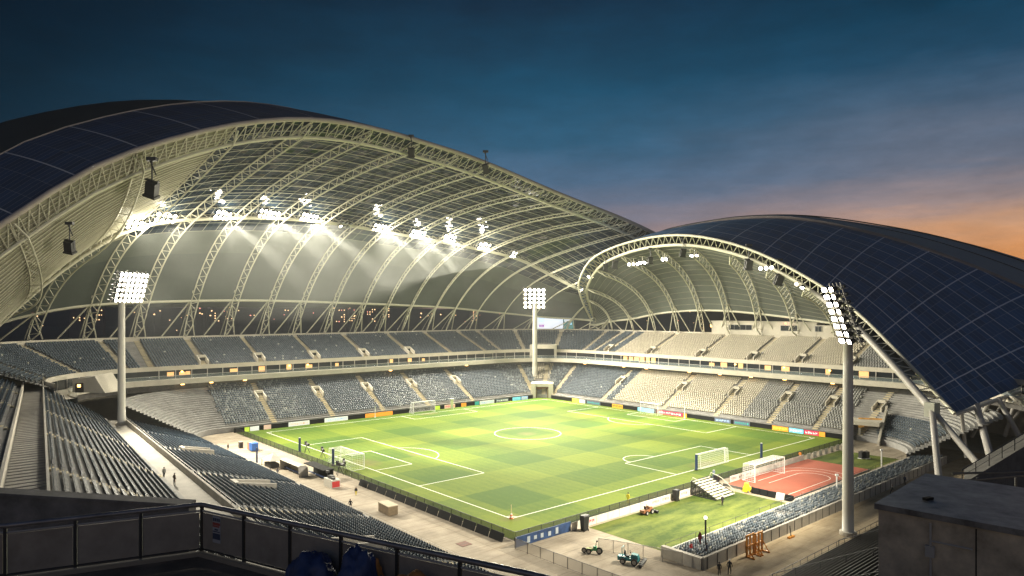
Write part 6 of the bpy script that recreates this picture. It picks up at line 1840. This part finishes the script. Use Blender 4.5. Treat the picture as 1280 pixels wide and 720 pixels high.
wa, wb = P(1205, 604, 70), P(1330, 528, 78)
dv = Vector((4, 6, 0))
b = MB(); b.hexa([Vector((p.x, p.y, 0)) for p in (wa, wb, wb + dv, wa + dv)], [wa, wb, wb + dv, wa + dv]); b.build('wall', concrete_dark, t)
b = MB(); railing(b, [wa + Vector((0, .3, 0)), wb + Vector((0, .3, 0))], 1.3, 2.2, r=.06); b.build('handrail', steel_dark, t)

# ------------------------------------------------------------------ far city
tower_wall = mat('tower_wall', (.16, .15, .15), .9, var=.2, scale=30)
win_warm = mat('lit_window_warm', (.5, .35, .2), .5, var=0, emit=(1, .62, .30), es=3.0)
win_red = mat('lit_window_red', (.5, .1, .1), .5, var=0, emit=(1, .35, .25), es=2.2)
rg = random.Random(5)
def tower(label, px, w_px, top_px, dist, lit=.22, name='apartment_tower', fl=None):
    x = (px - 640) * dist / F_PX; wd = w_px * dist / F_PX; zt = EYE - (top_px - HORIZON) * dist / F_PX; z0 = -12
    t = thing(name, label, 'tower block', (x, dist, z0), 0, 'lit city towers beyond the stadium')
    H = zt - z0
    b = MB(); b.box((0, wd * .3, H / 2), (wd, wd * .6, H)); b.box((-wd * .2, wd * .3, H + 1.5), (wd * .35, wd * .3, 3)); b.build('wall', tower_wall, t, local=True)
    nx = max(3, int(wd / 4.5)); nz_ = max(3, int(H / 4.2))
    b = MB()
    for i in range(nx):
        for k in range(nz_ // 3, nz_):
            if rg.random() < lit:
                b.k = 0 if rg.random() < .8 else 1
                cx_ = -wd / 2 + (i + .5) * wd / nx; cz = (k + .5) * H / nz_
                b.box((cx_, -.15, cz), (wd / nx * rg.uniform(.2, .45), .3, H / nz_ * .4))
    b.build('window', [win_warm, win_red], t, local=True)
desc = ['broad dark', 'slim reddish-lit', 'stepped narrow', 'broad brightly lit', 'slim', 'short wide', 'dim far', 'tall dim', 'low broad', 'slender far']
for k, (px, wp, tp, dist, lit) in enumerate(((94, 15, 360, 1150, .10), (124, 9, 366, 1250, .35), (250, 12, 363, 1200, .3), (269, 13, 362, 1150, .38), (287, 8, 369, 1350, .25), (424, 16, 375, 1300, .25), (440, 8, 373, 1400, .3), (464, 12, 371, 1300, .35), (483, 9, 374, 1400, .3), (592, 10, 379, 1500, .3))):
    tower('%s tower block with lit windows beyond the left roof, %s from the left' % (desc[k], ordinal[k]), px, wp, tp, dist, lit)
cl = MB()
for k in range(80):
    px = rg.uniform(-60, 900); py = rg.choice([rg.gauss(391, 3), rg.gauss(397, 5)])
    if py < 386: continue
    Y = rg.uniform(900, 1600); p = P(px, py, Y); r = rg.uniform(.35, .9) * Y / 1000
    cl.k = 0 if rg.random() < .7 else 1
    cl.box((p.x, p.y, p.z), (r * 2, r, r * 1.6))
    cl.k = 2; cl.box((p.x, p.y, (p.z - r - 12) / 2), (.25, .25, p.z - r + 12))
o = cl.build('city_lights', [win_warm, win_red, steel_dark]); tag(o, 'scattered warm lights of the far city on thin masts', 'city lights', kind='stuff')
hb = MB()
rows = []
for k in range(60):
    px = -700 + k * 50
    hgt = 2 + 7 * noise.noise((k * .21, 3.3, 0)) + 3 * noise.noise((k * .7, 1, 0))
    p = P(px, 387 - max(0, hgt), 2400); rows.append([Vector((p.x, p.y - 500, -12)), p, Vector((p.x, p.y + 600, -12))])
hb.grid(rows); tag(hb.build('hills', land), kind='structure')

# ------------------------------------------------------------------ night haze held in the floodlights
hm = bpy.data.materials.new('night_haze'); hm.use_nodes = True
t_ = hm.node_tree; t_.nodes.clear()
o1 = t_.nodes.new('ShaderNodeOutputMaterial'); v1 = t_.nodes.new('ShaderNodeVolumePrincipled')
v1.inputs['Density'].default_value = HAZE_D; v1.inputs['Color'].default_value = (.92, .95, .93, 1); v1.inputs['Anisotropy'].default_value = .25
t_.links.new(v1.outputs[0], o1.inputs['Volume'])
b = MB(); b.hexa([(-2600, -620, -13), (2600, -620, -13), (2600, 3200, -13), (-2600, 3200, -13)], [(-2600, -620, 104), (2600, -620, 104), (2600, 3200, 104), (-2600, 3200, 104)])
hz_ = b.build('haze', hm); tag(hz_, kind='stuff')

# mist hanging in the lamp beams under the left roof
mm = bpy.data.materials.new('beam_mist'); mm.use_nodes = True
t_ = mm.node_tree; t_.nodes.clear()
o1 = t_.nodes.new('ShaderNodeOutputMaterial'); v1 = t_.nodes.new('ShaderNodeVolumePrincipled')
v1.inputs['Density'].default_value = MIST_D; v1.inputs['Color'].default_value = (.93, .96, .94, 1); v1.inputs['Anisotropy'].default_value = .35
t_.links.new(v1.outputs[0], o1.inputs['Volume'])
b = MB(); rg_ = []
for i_, q in enumerate([1.8 + i * .78 for i in range(19)]):
    m_ = M_pt(qmap(Ms, q)); c_ = W(0, 10, 0); iv = Vector((c_.x - m_.x, c_.y - m_.y, 0)).normalized()
    k_ = min(1, i_ / 3, (18 - i_) / 14) ; rg_.append([m_ + iv * 2 + (x_ - m_ - iv * 2) * max(.05, k_) for x_ in [m_ + iv * 2.5 + Vector((0, 0, -3.6)), m_ + iv * 16 + Vector((0, 0, -4.5)), m_ + iv * 42 + Vector((0, 0, -32)), m_ + iv * 4 + Vector((0, 0, -32))]])
n = len(rg_)
b.add([p for r_ in rg_ for p in r_], [(i * 4 + k, i * 4 + (k + 1) % 4, (i + 1) * 4 + (k + 1) % 4, (i + 1) * 4 + k) for i in range(n - 1) for k in range(4)] + [(3, 2, 1, 0), tuple((n - 1) * 4 + k for k in range(4))])
tag(b.build('mist', mm), kind='stuff')
